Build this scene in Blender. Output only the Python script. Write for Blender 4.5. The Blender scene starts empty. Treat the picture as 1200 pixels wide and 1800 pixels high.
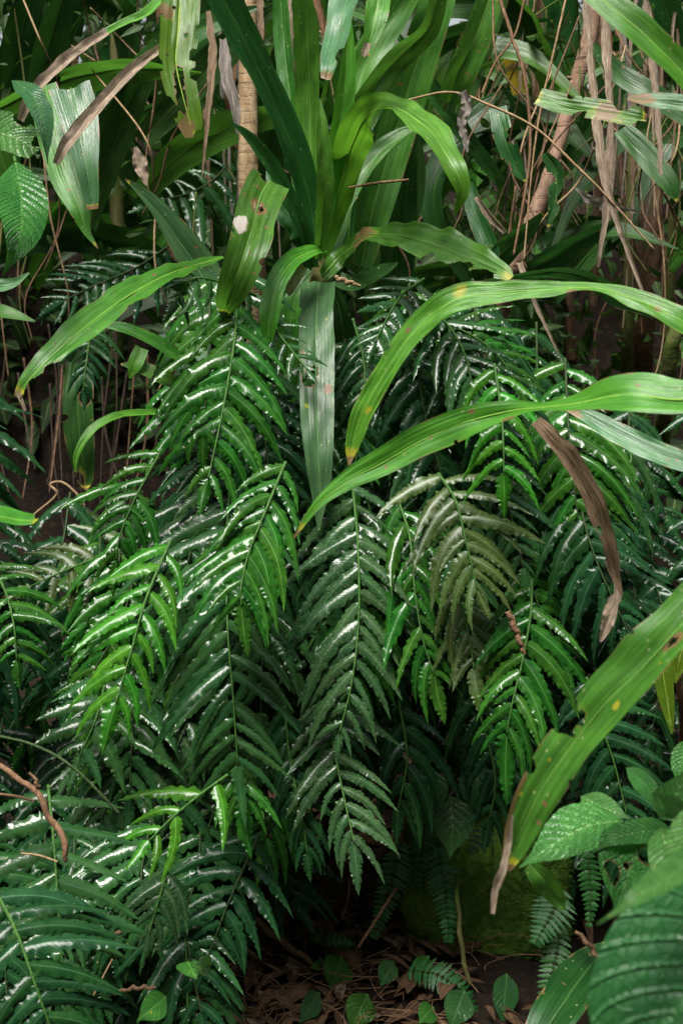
import bpy, math, random
import numpy as np
from mathutils import Vector, Matrix, noise
random.seed(7); rng = np.random.default_rng(7)
sc = bpy.context.scene; COL = sc.collection
R = math.radians
# ------------------------------------------------------------------ camera, sky, sun, exposure
CAM = np.array([0.0, 0.0, 1.35]); TILT = R(12); FOC = 2500.0
fw = np.array([0, math.cos(TILT), -math.sin(TILT)]); rt = np.array([1.0, 0, 0]); upv = np.array([0, math.sin(TILT), math.cos(TILT)])
cd = bpy.data.cameras.new('camera'); cam = bpy.data.objects.new('camera', cd); COL.objects.link(cam)
cam.location = CAM; cam.rotation_euler = (math.pi/2 - TILT, 0, 0)
cd.sensor_fit = 'VERTICAL'; cd.sensor_height = 36; cd.lens = 50; cd.clip_start = 0.05; cd.clip_end = 2000
cd.dof.use_dof = True; cd.dof.focus_distance = 2.25; cd.dof.aperture_fstop = 7.1
sc.camera = cam
W = bpy.data.worlds.new('World'); sc.world = W; W.use_nodes = True
wn = W.node_tree.nodes; bg = wn['Background']; sky = wn.new('ShaderNodeTexSky'); sky.sky_type = 'NISHITA'; sky.sun_disc = False
SUN_EL, SUN_AZ = R(70), R(208)          # azimuth clockwise from +Y: behind the camera, a little to its left
sky.sun_elevation = SUN_EL; sky.sun_rotation = SUN_AZ; sky.air_density = 1.0; sky.dust_density = 3.0; sky.ozone_density = 0.6
hs = wn.new('ShaderNodeHueSaturation'); hs.inputs['Saturation'].default_value = .35; W.node_tree.links.new(sky.outputs[0], hs.inputs['Color'])   # thin white overcast
W.node_tree.links.new(hs.outputs[0], bg.inputs[0]); bg.inputs[1].default_value = 0.06
sd = bpy.data.lights.new('sun', 'SUN'); sun = bpy.data.objects.new('sun', sd); COL.objects.link(sun)
sd.energy = 3.1; sd.angle = R(28); sd.color = (1.0, 0.965, 0.9)
sdir = Vector((math.sin(SUN_AZ)*math.cos(SUN_EL), math.cos(SUN_AZ)*math.cos(SUN_EL), math.sin(SUN_EL)))
sun.rotation_euler = sdir.to_track_quat('Z', 'Y').to_euler(); sun.location = (0, 0, 6)
sc.view_settings.view_transform = 'Standard'; sc.view_settings.look = 'None'
sc.view_settings.exposure = 1.38; sc.view_settings.gamma = 1; sc.view_settings.use_curve_mapping = False

# ------------------------------------------------------------------ helpers
def P(x, y, d):
    return CAM + d*(fw + (x-600)/FOC*rt + (900-y)/FOC*upv)
def tag(o, label=None, cat=None, group=None, kind=None):
    if label: o['label'] = label
    if cat: o['category'] = cat
    if group: o['group'] = group
    if kind: o['kind'] = kind
    return o
def empty(name, loc, label, cat, group=None):
    o = bpy.data.objects.new(name, None); COL.objects.link(o); o.location = loc; o.empty_display_size = 0.05
    return tag(o, label, cat, group)
def mk(name, V, F, m, parent=None, uv=None, wear=None, smooth=True):
    V = np.asarray(V, float)
    org = np.array(parent.location) if parent else V[0].copy()
    me = bpy.data.meshes.new(name)
    me.from_pydata((V-org).tolist(), [], F if isinstance(F, list) else F.tolist())
    if smooth: me.polygons.foreach_set('use_smooth', np.ones(len(me.polygons), bool))
    if uv is not None:
        lay = me.uv_layers.new(name='UVMap'); li = np.empty(len(me.loops), np.int32); me.loops.foreach_get('vertex_index', li)
        lay.data.foreach_set('uv', np.asarray(uv, float)[li].ravel())
    if wear is not None:
        a = me.color_attributes.new('wear', 'FLOAT_COLOR', 'POINT'); w = np.ones((len(V), 4)); w[:, :3] = wear
        a.data.foreach_set('color', w.ravel())
    me.materials.append(m)
    o = bpy.data.objects.new(name, me); COL.objects.link(o)
    if parent: o.parent = parent
    else: o.location = org
    return o
def norm(a): return a/np.maximum(np.linalg.norm(a, axis=-1, keepdims=True), 1e-9)
def spline(C, n):
    """Catmull-Rom through rows of C, n samples, roughly even in arc length (first two columns)."""
    C = np.asarray(C, float)
    if len(C) == 2: C = np.vstack([C[0], (C[0]+C[1])/2, C[1]])
    E = np.vstack([2*C[0]-C[1], C, 2*C[-1]-C[-2]]); out = []; k = len(C)-1; m = 24
    for i in range(k):
        p0, p1, p2, p3 = E[i:i+4]; t = np.linspace(0, 1, m, endpoint=False)[:, None]
        out.append(.5*((2*p1)+(-p0+p2)*t+(2*p0-5*p1+4*p2-p3)*t*t+(-p0+3*p1-3*p2+p3)*t**3))
    A = np.vstack(out+[C[-1:]])
    s = np.concatenate([[0], np.cumsum(np.linalg.norm(np.diff(A[:, :3], axis=0)*np.array([1, 1, 300 if C.shape[1] > 3 else 1]), axis=1))])
    q = np.linspace(0, s[-1], n)
    return np.stack([np.interp(q, s, A[:, j]) for j in range(A.shape[1])], 1)
def tube_arrays(pts, rad, k=7, rough=0.0, seed=0):
    pts = np.asarray(pts, float); n = len(pts); rad = np.broadcast_to(rad, n)
    T = norm(np.gradient(pts, axis=0)); ref = np.array([0, 1.0, 0.12]); A = norm(np.cross(T, ref)); B = np.cross(T, A)
    ang = np.arange(k)/k*2*math.pi; g = np.random.default_rng(seed)
    rr = rad[:, None]*(1+rough*(g.random((n, k))-.5))
    V = pts[:, None]+rr[..., None]*(np.cos(ang)[None, :, None]*A[:, None]+np.sin(ang)[None, :, None]*B[:, None])
    V = V.reshape(-1, 3); F = []
    for i in range(n-1):
        for j in range(k):
            F.append((i*k+j, i*k+(j+1) % k, (i+1)*k+(j+1) % k, (i+1)*k+j))
    F.append(tuple(range(k))[::-1]); F.append(tuple((n-1)*k+j for j in range(k)))
    s = np.concatenate([[0], np.cumsum(np.linalg.norm(np.diff(pts, axis=0), axis=1))])
    uv = np.stack([np.tile(np.arange(k)/k, n), np.repeat(s, k)], 1)
    return V, F, uv
def tube(name, pts, rad, m, parent=None, k=7, rough=0.0, seed=0):
    V, F, uv = tube_arrays(pts, rad, k, rough, seed)
    return mk(name, V, F, m, parent, uv)
def join(parts):
    Vs, Fs, U, Wr, off = [], [], [], [], 0
    for V, F, uv, wr in parts:
        Vs.append(V); Fs += [tuple(i+off for i in f) for f in F]; U.append(uv); Wr.append(wr); off += len(V)
    return np.vstack(Vs), Fs, np.vstack(U), np.vstack(Wr)

# ------------------------------------------------------------------ materials
class NT:
    def __init__(s, name):
        s.m = bpy.data.materials.new(name); s.m.use_nodes = True; s.t = s.m.node_tree; s.n = s.t.nodes; s.l = s.t.links
        s.bsdf = s.n['Principled BSDF']; s.out = s.n['Material Output']
    def node(s, t, **kw):
        n = s.n.new(t)
        for k, v in kw.items(): setattr(n, k, v)
        return n
    def put(s, sock, v):
        if isinstance(v, bpy.types.NodeSocket): s.l.new(v, sock)
        elif v is not None:
            if sock.type == 'RGBA' and len(v) == 3: v = (*v, 1)
            sock.default_value = v
    def math(s, op, a, b=None, c=None, clamp=False):
        n = s.node('ShaderNodeMath', operation=op, use_clamp=clamp)
        for i, v in enumerate((a, b, c)):
            if v is not None: s.put(n.inputs[i], v)
        return n.outputs[0]
    def mix(s, f, a, b, mode='MIX'):
        n = s.node('ShaderNodeMix', data_type='RGBA', blend_type=mode); s.put(n.inputs[0], f); s.put(n.inputs[6], a); s.put(n.inputs[7], b)
        return n.outputs[2]
    def noise(s, vec, scale, detail=3, rough=.55):
        n = s.node('ShaderNodeTexNoise'); n.inputs['Scale'].default_value = scale; n.inputs['Detail'].default_value = detail
        n.inputs['Roughness'].default_value = rough
        if vec is not None: s.put(n.inputs['Vector'], vec)
        return n.outputs[0]
    def ss(s, v, a, b, lo=0.0, hi=1.0):
        n = s.node('ShaderNodeMapRange', interpolation_type='SMOOTHSTEP')
        for i, x in enumerate((v, a, b, lo, hi)): s.put(n.inputs[i], x)
        return n.outputs[0]
    def xyz(s, x, y, z=0.0):
        n = s.node('ShaderNodeCombineXYZ')
        for i, v in enumerate((x, y, z)): s.put(n.inputs[i], v)
        return n.outputs[0]

def leafmat(name, c0, c1, kind='strap', rough=.3, trans=.28, tcol=None, lichen=0.0, specks=.3, rib=(.25, .42, .1), bump=.4, spec=.5, vf=5.0):
    s = NT(name); b = s.bsdf
    uvn = s.node('ShaderNodeUVMap'); uvn.uv_map = 'UVMap'; sep = s.node('ShaderNodeSeparateXYZ'); s.l.new(uvn.outputs[0], sep.inputs[0])
    u, v = sep.outputs[0], sep.outputs[1]
    rnd = s.node('ShaderNodeObjectInfo').outputs['Random']; geo = s.node('ShaderNodeTexCoord').outputs['Object']
    off = s.math('MULTIPLY', rnd, 37.0)
    big = s.noise(s.xyz(s.math('ADD', s.math('MULTIPLY', u, 1.3), off), s.math('MULTIPLY', v, .8), off), 1.6, 3)
    col = s.mix(s.ss(big, .34, .66), c0, c1)
    cu = s.math('ABSOLUTE', s.math('SUBTRACT', u, .5))
    if kind == 'strap':
        fine = s.noise(s.xyz(s.math('MULTIPLY', u, 46.0), s.math('MULTIPLY', v, .55), off), 1.0, 4, .7)
        mid = s.noise(s.xyz(s.math('MULTIPLY', u, 9.0), s.math('MULTIPLY', v, .22), off), 1.0, 2, .5)
        col = s.mix(s.ss(fine, .35, .7, 0.0, .45), col, tuple(min(1, x*1.9+.01) for x in c1))
        col = s.mix(s.ss(mid, .4, .7, 0.0, .35), col, tuple(x*.55 for x in c0))
        h = s.math('ADD', s.math('MULTIPLY', fine, .5), s.math('MULTIPLY', mid, 1.3))
    elif kind == 'pinna':
        ph = s.math('SUBTRACT', s.math('MULTIPLY', v, 2.6), s.math('MULTIPLY', cu, 3.4))
        wv = s.math('SINE', s.math('MULTIPLY', ph, 6.283*1.6))
        fine = s.noise(s.xyz(s.math('MULTIPLY', u, 3.0), s.math('MULTIPLY', v, 3.0), off), 3.0, 3, .6)
        col = s.mix(s.ss(wv, .5, 1.0, 0.0, .16), col, tuple(min(1, x*1.7+.012) for x in c1))
        h = s.math('ADD', s.math('MULTIPLY', wv, .12), s.math('MULTIPLY', fine, .9))
    elif kind == 'broad':
        ph = s.math('SUBTRACT', s.math('MULTIPLY', v, vf), s.math('MULTIPLY', cu, vf*.92))
        wv = s.math('ABSOLUTE', s.math('SINE', s.math('MULTIPLY', ph, 3.1416)))
        net = s.node('ShaderNodeTexVoronoi', feature='DISTANCE_TO_EDGE'); s.put(net.inputs['Vector'], s.xyz(s.math('MULTIPLY', u, 1.0), s.math('MULTIPLY', v, .9), off)); net.inputs['Scale'].default_value = 17
        ne = s.ss(net.outputs['Distance'], 0, .09)
        col = s.mix(s.ss(wv, 0, .25, .5, 0), col, tuple(min(1, x*1.9+.02) for x in c1))
        col = s.mix(s.math('MULTIPLY', s.math('SUBTRACT', 1.0, ne), .3), col, tuple(min(1, x*1.8) for x in c1))
        h = s.math('ADD', s.math('MULTIPLY', s.ss(wv, 0, .5), 1.5), s.math('MULTIPLY', ne, .8))
    else:   # dry
        fine = s.noise(s.xyz(s.math('MULTIPLY', u, 16.0), s.math('MULTIPLY', v, .7), off), 1.0, 4, .7)
        col = s.mix(s.ss(fine, .38, .62), tuple(x*.7 for x in c0), c1); blot = s.noise(geo, 26, 4, .65)
        col = s.mix(s.ss(blot, .56, .7, 0, .75), col, tuple(x*.35 for x in c0))
        h = s.math('MULTIPLY', fine, 1.6)
    if kind != 'dry':
        col = s.mix(s.ss(cu, .012, .035, .75, 0.0), col, rib)
        hv = s.node('ShaderNodeHueSaturation'); s.put(hv.inputs['Color'], col)
        s.put(hv.inputs['Value'], s.math('ADD', s.math('MULTIPLY', rnd, .5), .75))
        s.put(hv.inputs['Hue'], s.math('ADD', s.math('MULTIPLY', s.math('FRACT', off), .03), .485)); col = hv.outputs[0]
        if specks:
            vo = s.node('ShaderNodeTexVoronoi'); s.put(vo.inputs['Vector'], geo); vo.inputs['Scale'].default_value = 85; vo.inputs['Randomness'].default_value = 1
            sepc = s.node('ShaderNodeSeparateColor'); s.l.new(vo.outputs['Color'], sepc.inputs[0])
            pick = s.math('GREATER_THAN', sepc.outputs[0], 1-specks)
            col = s.mix(s.math('MULTIPLY', pick, s.ss(vo.outputs['Distance'], .10, .2, .6, 0)), col, (.3, .36, .14))
        edgeb = s.noise(geo, 60, 3, .6)
        if lichen:
            ln = s.noise(geo, 38, 6, .72); l2 = s.noise(geo, 180, 3, .7)
            lm = s.math('MULTIPLY', s.ss(ln, .60-lichen*.22, .68-lichen*.16), s.ss(l2, .45, .6))
            col = s.mix(s.math('MULTIPLY', lm, .7), col, (.17, .22, .11)); roughv = s.math('ADD', rough, s.math('MULTIPLY', lm, .35))
        else: roughv = rough
        at = s.node('ShaderNodeAttribute'); at.attribute_name = 'wear'; sa = s.node('ShaderNodeSeparateColor'); s.l.new(at.outputs['Color'], sa.inputs[0])
        wb = s.ss(s.math('ADD', sa.outputs[0], s.math('MULTIPLY', s.math('SUBTRACT', edgeb, .5), .35)), .3, .6)
        wy = s.ss(s.math('ADD', sa.outputs[1], s.math('MULTIPLY', s.math('SUBTRACT', edgeb, .5), .5)), .2, .8)
        ww = s.ss(sa.outputs[2], .3, .6)
        col = s.mix(wy, col, (.36, .36, .03)); col = s.mix(wb, col, (.20, .125, .055)); col = s.mix(ww, col, (.62, .55, .5))
    else: roughv = rough
    bp = s.node('ShaderNodeBump'); bp.inputs['Strength'].default_value = bump; bp.inputs['Distance'].default_value = .004; s.put(bp.inputs['Height'], h)
    s.put(b.inputs['Base Color'], col); s.put(b.inputs['Roughness'], roughv); s.l.new(bp.outputs[0], b.inputs['Normal'])
    b.inputs['Specular IOR Level'].default_value = spec
    tr = s.node('ShaderNodeBsdfTranslucent')
    tc = s.mix(.55, s.mix(1.0, col, (2.0, 2.0, 1.0), 'MULTIPLY'), tcol or tuple(min(1, x*2.2) for x in c1))
    s.put(tr.inputs[0], tc); mx = s.node('ShaderNodeMixShader'); mx.inputs[0].default_value = trans
    s.l.new(b.outputs[0], mx.inputs[1]); s.l.new(tr.outputs[0], mx.inputs[2]); s.l.new(mx.outputs[0], s.out.inputs['Surface'])
    return s.m
def barkmat(name, c0, c1, scale=30, ring=0.0, rough=.85, moss=0.0):
    s = NT(name); geo = s.node('ShaderNodeTexCoord').outputs['Object']; sp = s.node('ShaderNodeSeparateXYZ'); s.l.new(geo, sp.inputs[0])
    st = s.noise(s.xyz(s.math('MULTIPLY', sp.outputs[0], 3.0), s.math('MULTIPLY', sp.outputs[1], 3.0), s.math('MULTIPLY', sp.outputs[2], .5)), scale, 5, .65)
    n2 = s.noise(geo, scale*2.2, 4, .7); col = s.mix(s.ss(st, .35, .68), c0, c1); h = s.math('ADD', st, s.math('MULTIPLY', n2, .5))
    if ring:
        wz = s.math('ADD', s.math('MULTIPLY', sp.outputs[2], ring), s.math('MULTIPLY', s.noise(geo, 14, 3), 3.5))
        wz = s.noise(s.xyz(s.math('MULTIPLY', sp.outputs[0], 9.0), s.math('MULTIPLY', sp.outputs[1], 9.0), s.math('MULTIPLY', sp.outputs[2], ring*.4)), 1.0, 4, .7)
        rg = s.ss(wz, .52, .68); col = s.mix(s.math('MULTIPLY', rg, .5), col, tuple(x*.4 for x in c0)); h = s.math('SUBTRACT', h, rg)
    if moss:
        mm = s.ss(s.noise(geo, 9, 5, .7), .6-moss*.25, .72-moss*.2); col = s.mix(mm, col, s.mix(n2, (.03, .06, .008), (.10, .15, .02)))
    bp = s.node('ShaderNodeBump'); bp.inputs['Strength'].default_value = .7; bp.inputs['Distance'].default_value = .006; s.put(bp.inputs['Height'], h)
    s.put(s.bsdf.inputs['Base Color'], col); s.bsdf.inputs['Roughness'].default_value = rough; s.l.new(bp.outputs[0], s.bsdf.inputs['Normal'])
    s.bsdf.inputs['Specular IOR Level'].default_value = .25
    return s.m
M = dict(
    strap=leafmat('strap green', (.026, .095, .012), (.055, .17, .018), trans=.3, rib=(.13, .28, .05)),
    bright=leafmat('strap bright green', (.045, .165, .014), (.08, .25, .022), trans=.34, rib=(.18, .40, .07), tcol=(.17, .45, .03)),
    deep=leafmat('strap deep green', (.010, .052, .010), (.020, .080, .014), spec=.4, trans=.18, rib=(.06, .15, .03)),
    pale=leafmat('strap waxy grey green', (.035, .10, .04), (.06, .15, .055), rough=.28, trans=.2, spec=.5, rib=(.10, .22, .08)),
    yellow=leafmat('strap yellowing green', (.075, .16, .010), (.12, .22, .014), trans=.45, rib=(.3, .42, .06), tcol=(.4, .5, .03), specks=.5),
    gold=leafmat('strap dead yellow', (.5, .27, .01), (.6, .38, .02), trans=.4, rib=(.5, .3, .05), tcol=(.8, .5, .02)),
    pinna=leafmat('fern green', (.011, .060, .007), (.025, .104, .010), 'pinna', rough=.15, trans=.16, rib=(.10, .26, .05), bump=.07, spec=.30, specks=.12),
    pinnab=leafmat('fern bright green', (.024, .115, .009), (.040, .18, .013), 'pinna', rough=.2, trans=.32, rib=(.15, .4, .05), bump=.05, spec=.3, specks=.1, tcol=(.15, .5, .03)),
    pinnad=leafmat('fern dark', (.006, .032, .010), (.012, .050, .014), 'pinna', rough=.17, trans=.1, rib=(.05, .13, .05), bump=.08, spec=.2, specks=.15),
    pinnas=leafmat('fern silvery', (.014, .056, .014), (.026, .082, .021), 'pinna', rough=.155, trans=.1, rib=(.04, .12, .05), bump=.08, spec=.36, specks=.2),
    pinnal=leafmat('fern with lichen', (.013, .046, .014), (.024, .066, .02), 'pinna', rough=.17, trans=.1, rib=(.06, .14, .05), bump=.1, spec=.35, lichen=.4, specks=.35),
    pinnao=leafmat('fern olive', (.026, .055, .009), (.044, .08, .013), 'pinna', rough=.34, trans=.2, rib=(.12, .2, .06), bump=.12, spec=.5, lichen=.5, specks=.4),
    fine=leafmat('small fern green', (.014, .075, .016), (.026, .11, .022), 'pinna', rough=.4, trans=.2, rib=(.05, .2, .05), bump=.2, spec=.35, specks=0),
    broad=leafmat('broad ribbed green', (.03, .13, .018), (.055, .19, .026), 'broad', rough=.36, trans=.28, rib=(.12, .3, .06), bump=.8, spec=.45),
    broadl=leafmat('fresh pale green', (.06, .20, .045), (.09, .27, .06), 'broad', rough=.32, trans=.3, rib=(.2, .4, .12), bump=.9, specks=.08, spec=.4),
    broadb=leafmat('large veined green', (.016, .085, .018), (.028, .115, .024), 'broad', rough=.3, trans=.22, rib=(.05, .18, .04), bump=.6, specks=0, spec=.4, vf=6.5),
    broadd=leafmat('broad dark green', (.018, .085, .02), (.032, .12, .028), 'broad', rough=.36, trans=.2, rib=(.10, .22, .07), bump=.6, spec=.45),
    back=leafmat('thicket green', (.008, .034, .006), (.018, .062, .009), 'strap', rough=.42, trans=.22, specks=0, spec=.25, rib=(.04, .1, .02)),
    dry=leafmat('dry tan', (.22, .145, .085), (.40, .29, .19), 'dry', rough=.7, trans=.15, spec=.2, bump=.8),
    dryp=leafmat('dry pinkish', (.27, .19, .13), (.52, .41, .31), 'dry', rough=.7, trans=.12, spec=.2, bump=.8),
    dryd=leafmat('dead brown', (.10, .05, .025), (.22, .12, .06), 'dry', rough=.75, trans=.1, spec=.2, bump=.8),
    drym=leafmat('dry mottled brown', (.17, .10, .055), (.36, .25, .16), 'dry', rough=.7, trans=.12, spec=.2, bump=.8),
    dryg=leafmat('dead grey', (.20, .17, .15), (.36, .32, .28), 'dry', rough=.7, trans=.1, spec=.2, bump=.8),
    rachis=barkmat('frond stalk', (.035, .11, .02), (.07, .17, .03), 60, rough=.4),
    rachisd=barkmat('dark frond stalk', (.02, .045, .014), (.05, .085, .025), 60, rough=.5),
    trunk=barkmat('pale ringed bark', (.26, .17, .09), (.42, .31, .18), 24, ring=330, rough=.7),
    trunkp=barkmat('pinkish bark', (.20, .12, .08), (.33, .22, .15), 28, ring=260),
    trunkd=barkmat('dark brown bark', (.07, .04, .022), (.16, .09, .05), 34),
    trunkg=barkmat('greenish bark', (.08, .08, .025), (.15, .14, .05), 30, moss=.6),
    twig=barkmat('reddish twig', (.14, .075, .04), (.25, .15, .085), 50),
    twigl=barkmat('light twig', (.24, .15, .08), (.36, .25, .14), 50),
    fibre=barkmat('litter fibre', (.10, .055, .03), (.24, .14, .075), 50),
    root=barkmat('dark roots', (.02, .012, .008), (.05, .032, .02), 40),
)
def soilmat(name, c0, c1, c2):
    s = NT(name); g = s.node('ShaderNodeTexCoord').outputs['Object']; a = s.noise(g, 7, 8, .7); b_ = s.noise(g, 55, 6, .7)
    col = s.mix(s.ss(a, .38, .64), c0, c1); col = s.mix(s.ss(b_, .5, .7, 0, .8), col, c2)
    bp = s.node('ShaderNodeBump'); bp.inputs['Strength'].default_value = 1; bp.inputs['Distance'].default_value = .02; s.put(bp.inputs['Height'], s.math('ADD', a, b_))
    s.put(s.bsdf.inputs['Base Color'], col); s.bsdf.inputs['Roughness'].default_value = .92; s.l.new(bp.outputs[0], s.bsdf.inputs['Normal']); s.bsdf.inputs['Specular IOR Level'].default_value = .2
    return s.m
M['soil'] = soilmat('forest soil', (.011, .007, .005), (.024, .015, .009), (.06, .034, .02))
M['moss'] = soilmat('moss', (.075, .17, .02), (.13, .25, .03), (.22, .34, .05))

# ------------------------------------------------------------------ terrain
def gz(x, y):
    b = min(max(y-2.8-.12*math.sin(x*2.3+1), 0), 60)
    z = .85*b if b < 1.6 else 1.36+.34*(1-math.exp(-(b-1.6)*1.2))+.02*(b-1.6)
    if b >= 1.6: z = 1.36+(1-math.exp(-(b-1.6)*2))*.3+.015*min(b-1.6, 20)
    k = 1.0 if y < 12 else 0
    return z+k*(.05*noise.noise(Vector((x*2.2, y*2.2, 0)))+.025*noise.noise(Vector((x*7, y*7, 3))))
ys = np.concatenate([np.linspace(-60, -2, 12), np.linspace(-1.5, 1.5, 10), np.arange(1.6, 7, .05), np.linspace(7.2, 14, 16), np.array([20, 40, 90, 200, 400])])
xs = np.concatenate([np.array([-400, -120, -40, -15, -8, -5]), np.arange(-3.6, 3.61, .06), np.array([5, 8, 15, 40, 120, 400])])
V = [(x, y, gz(x, y)) for y in ys for x in xs]; nx = len(xs)
F = [(j*nx+i, j*nx+i+1, (j+1)*nx+i+1, (j+1)*nx+i) for j in range(len(ys)-1) for i in range(nx-1)]
tag(mk('ground', V, F, M['soil']), kind='structure')

# ------------------------------------------------------------------ leaf builder
def grid_leaf(Cn, S, N, Wd, K=14, fold=.25, arch=0, wave=(.0, 3), pleat=.012, rib=None, serr=None, holes=(), bites=(), brown=(), yellow=(), white=(), tipb=0, jag=.03, seed=0, curl=0, edgeb=0):
    """Cn centre points, S side unit vectors, N normals, Wd full widths. Returns V, F, uv, wear"""
    g = np.random.default_rng(seed); n = len(Cn); t = np.linspace(0, 1, n)
    sl = np.concatenate([[0], np.cumsum(np.linalg.norm(np.diff(Cn, axis=0), axis=1))]); Lt = sl[-1]; Wm = max(Wd.max(), 1e-5)
    s = np.linspace(-1, 1, K+1); TT, SS = np.meshgrid(t, s, indexing='ij'); A = np.abs(SS)
    w = Wd[:, None]/2*np.ones_like(SS)
    ph = g.random(2)*6.28
    # slow random edge wander, different on the two sides
    def wob(f):
        a = np.zeros(n); x = sl/Wm
        for k_ in range(4): a += np.sin(x*f*(k_+1)*1.3+g.random()*6.28)/(k_+1)
        return a
    eL, eR = wob(.9), wob(1.1); e = np.where(SS < 0, eL[:, None], eR[:, None]); w = w*(1+jag*e*A)
    z = w*(fold*A + arch*A*A)
    if curl: z = z + curl*w*A**3
    if wave[0]:
        wl, wr = np.sin(sl/Wm*wave[1]+ph[0])+.4*np.sin(sl/Wm*wave[1]*2.3+ph[1]), np.sin(sl/Wm*wave[1]*1.1+ph[1])+.4*np.sin(sl/Wm*wave[1]*1.9+ph[0])
        z = z + w*wave[0]*A**1.6*np.where(SS < 0, wl[:, None], wr[:, None])
    if pleat:
        bk = np.sin(sl/Wm*2.1+ph[1]*2)*np.sin(sl/Wm*.9+ph[0]); z = z + w*.09*(bk[:, None]*np.sin(SS*4+ph[0]+(sl/Wm*1.3)[:, None]))
        z = z + w*pleat*np.sin(SS*14+ph[0])*(1+.5*np.sin(sl/Wm*1.7))[:, None]
    if rib:
        fr, am, sk = rib; q = (sl/Wm)[:, None]*fr - A*fr*.46; z = z + Wm*am*(np.abs(np.sin(q*math.pi))**.6)*np.minimum(1, w/Wm*3)*(1-.25*A)
    lat = SS*w
    if serr:
        ns, am = serr; TT0 = TT; TT = TT+.035*np.sin(TT*9+ph[0]+SS)+.03*np.sin(TT*19+ph[1]-SS*2); am = am*(1+.5*np.sin(TT*13+ph[1]*2)); q = (TT*ns+.35*A) % 1.0; tooth = np.where(q < .75, q/.75, (1-q)/.25); lat = lat*(1+am*(tooth-.5)*A**2)
        z = z + Wm*.115*np.clip(np.sin((TT*ns)*2*math.pi+np.where(SS < 0, 0, 1.5)), -.2, 1)*(.45+.55*np.sin(TT*8+ph[1]*3+SS))*A**2.6; TT = TT0
    Vx = Cn[:, None]+S[:, None]*lat[..., None]+N[:, None]*z[..., None]
    uu = (SS+1)/2; vv = (sl/Wm)[:, None]*np.ones_like(uu)
    wear = np.zeros((n, K+1, 3)); keep = np.ones((n-1, K), bool)
    asp = Lt/Wm; nz = np.zeros_like(uu)
    for k_ in range(5): nz += np.sin(uu*(9+7*k_)+TT*asp*(7+5*k_)*(1 if k_ % 2 else -1)+g.random()*6.28)/(1+k_*.6)
    nz *= .12
    def dist(t0, u0, rt_, ru): return np.sqrt(((TT-t0)/rt_)**2+((uu-u0)/ru)**2)+nz
    def cell(D): return (D[:-1, :-1]+D[1:, 1:]+D[1:, :-1]+D[:-1, 1:])/4
    for t0, u0, rt_, ru in holes:
        D = dist(t0, u0, rt_, ru); keep &= cell(D) > 1; wear[..., 0] = np.maximum(wear[..., 0], np.clip(2.5-1.8*D, 0, 1)); wear[..., 1] = np.maximum(wear[..., 1], np.clip(1.6-D, 0, 1)*.5)
    for t0, sd_, rt_, dp in bites:
        D = dist(t0, 0 if sd_ < 0 else 1, rt_, dp); keep &= cell(D) > 1; wear[..., 0] = np.maximum(wear[..., 0], np.clip(2.0-1.5*D, 0, 1)*.8); wear[..., 1] = np.maximum(wear[..., 1], np.clip(1.4-D, 0, 1)*.8)
    for t0, u0, rt_, ru in brown: wear[..., 0] = np.maximum(wear[..., 0], np.clip(1.6-dist(t0, u0, rt_, ru), 0, 1))
    for t0, u0, rt_, ru in yellow: wear[..., 1] = np.maximum(wear[..., 1], np.clip(1.25-dist(t0, u0, rt_, ru), 0, 1)*.8)
    for t0, u0, rt_, ru in white: wear[..., 2] = np.maximum(wear[..., 2], np.clip(1.5-dist(t0, u0, rt_, ru), 0, 1))
    if edgeb: wear[..., 0] = np.maximum(wear[..., 0], np.clip((A-(1-edgeb))/edgeb+nz*2-.3, 0, 1)*(np.sin(TT*17+ph[0])*.5+.5))
    if tipb: wear[..., 0] = np.maximum(wear[..., 0], np.clip((TT-(1-tipb))/tipb*2+nz, 0, 1)); wear[..., 1] = np.maximum(wear[..., 1], np.clip((TT-(1-tipb*2))/tipb, 0, 1))
    idx = np.arange(n*(K+1)).reshape(n, K+1)
    q = np.stack([idx[:-1, :-1], idx[:-1, 1:], idx[1:, 1:], idx[1:, :-1]], -1)[keep]
    return Vx.reshape(-1, 3), q.tolist(), np.stack([uu.ravel(), vv.ravel()], 1), wear.reshape(-1, 3)
def frame(C):
    """C rows: world xyz + width + roll -> centre, side, normal"""
    X = C[:, :3]; T = norm(np.gradient(X, axis=0)); Vw = norm(X-CAM); S0 = norm(np.cross(T, Vw)); N0 = np.cross(S0, T)
    fl = np.sign((N0*-Vw).sum(1))[:, None]; N0 = N0*fl
    r = np.radians(C[:, 4])[:, None]
    return X, np.cos(r)*S0+np.sin(r)*N0, np.cos(r)*N0-np.sin(r)*S0
def ribbon(ctrl, n=110, **kw):
    C = spline([(x, y, d, w, r) for x, y, d, w, r in ctrl], n)
    Wd = np.maximum(C[:, 3], .6)*C[:, 2]/FOC
    X = np.array([P(a, b, c) for a, b, c in C[:, :3]]); X, S, N = frame(np.column_stack([X, Wd, C[:, 4]]))
    return grid_leaf(X, S, N, Wd, **kw), (X, N, Wd)
seedc = [100]
def nseed(): seedc[0] += 1; return seedc[0]
def blade(name, ctrl, mat, parent=None, n=110, K=14, rib_part=True, **kw):
    """returns the blade object; adds a raised midrib as its child (or sibling when it is a part already)"""
    kw.setdefault('seed', nseed())
    (V, F, uv, wr), (X, N, Wd) = ribbon(ctrl, n=n, K=K, **kw)
    return mk(name, V, F, M[mat], parent, uv, wr), (X, N, Wd)
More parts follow.
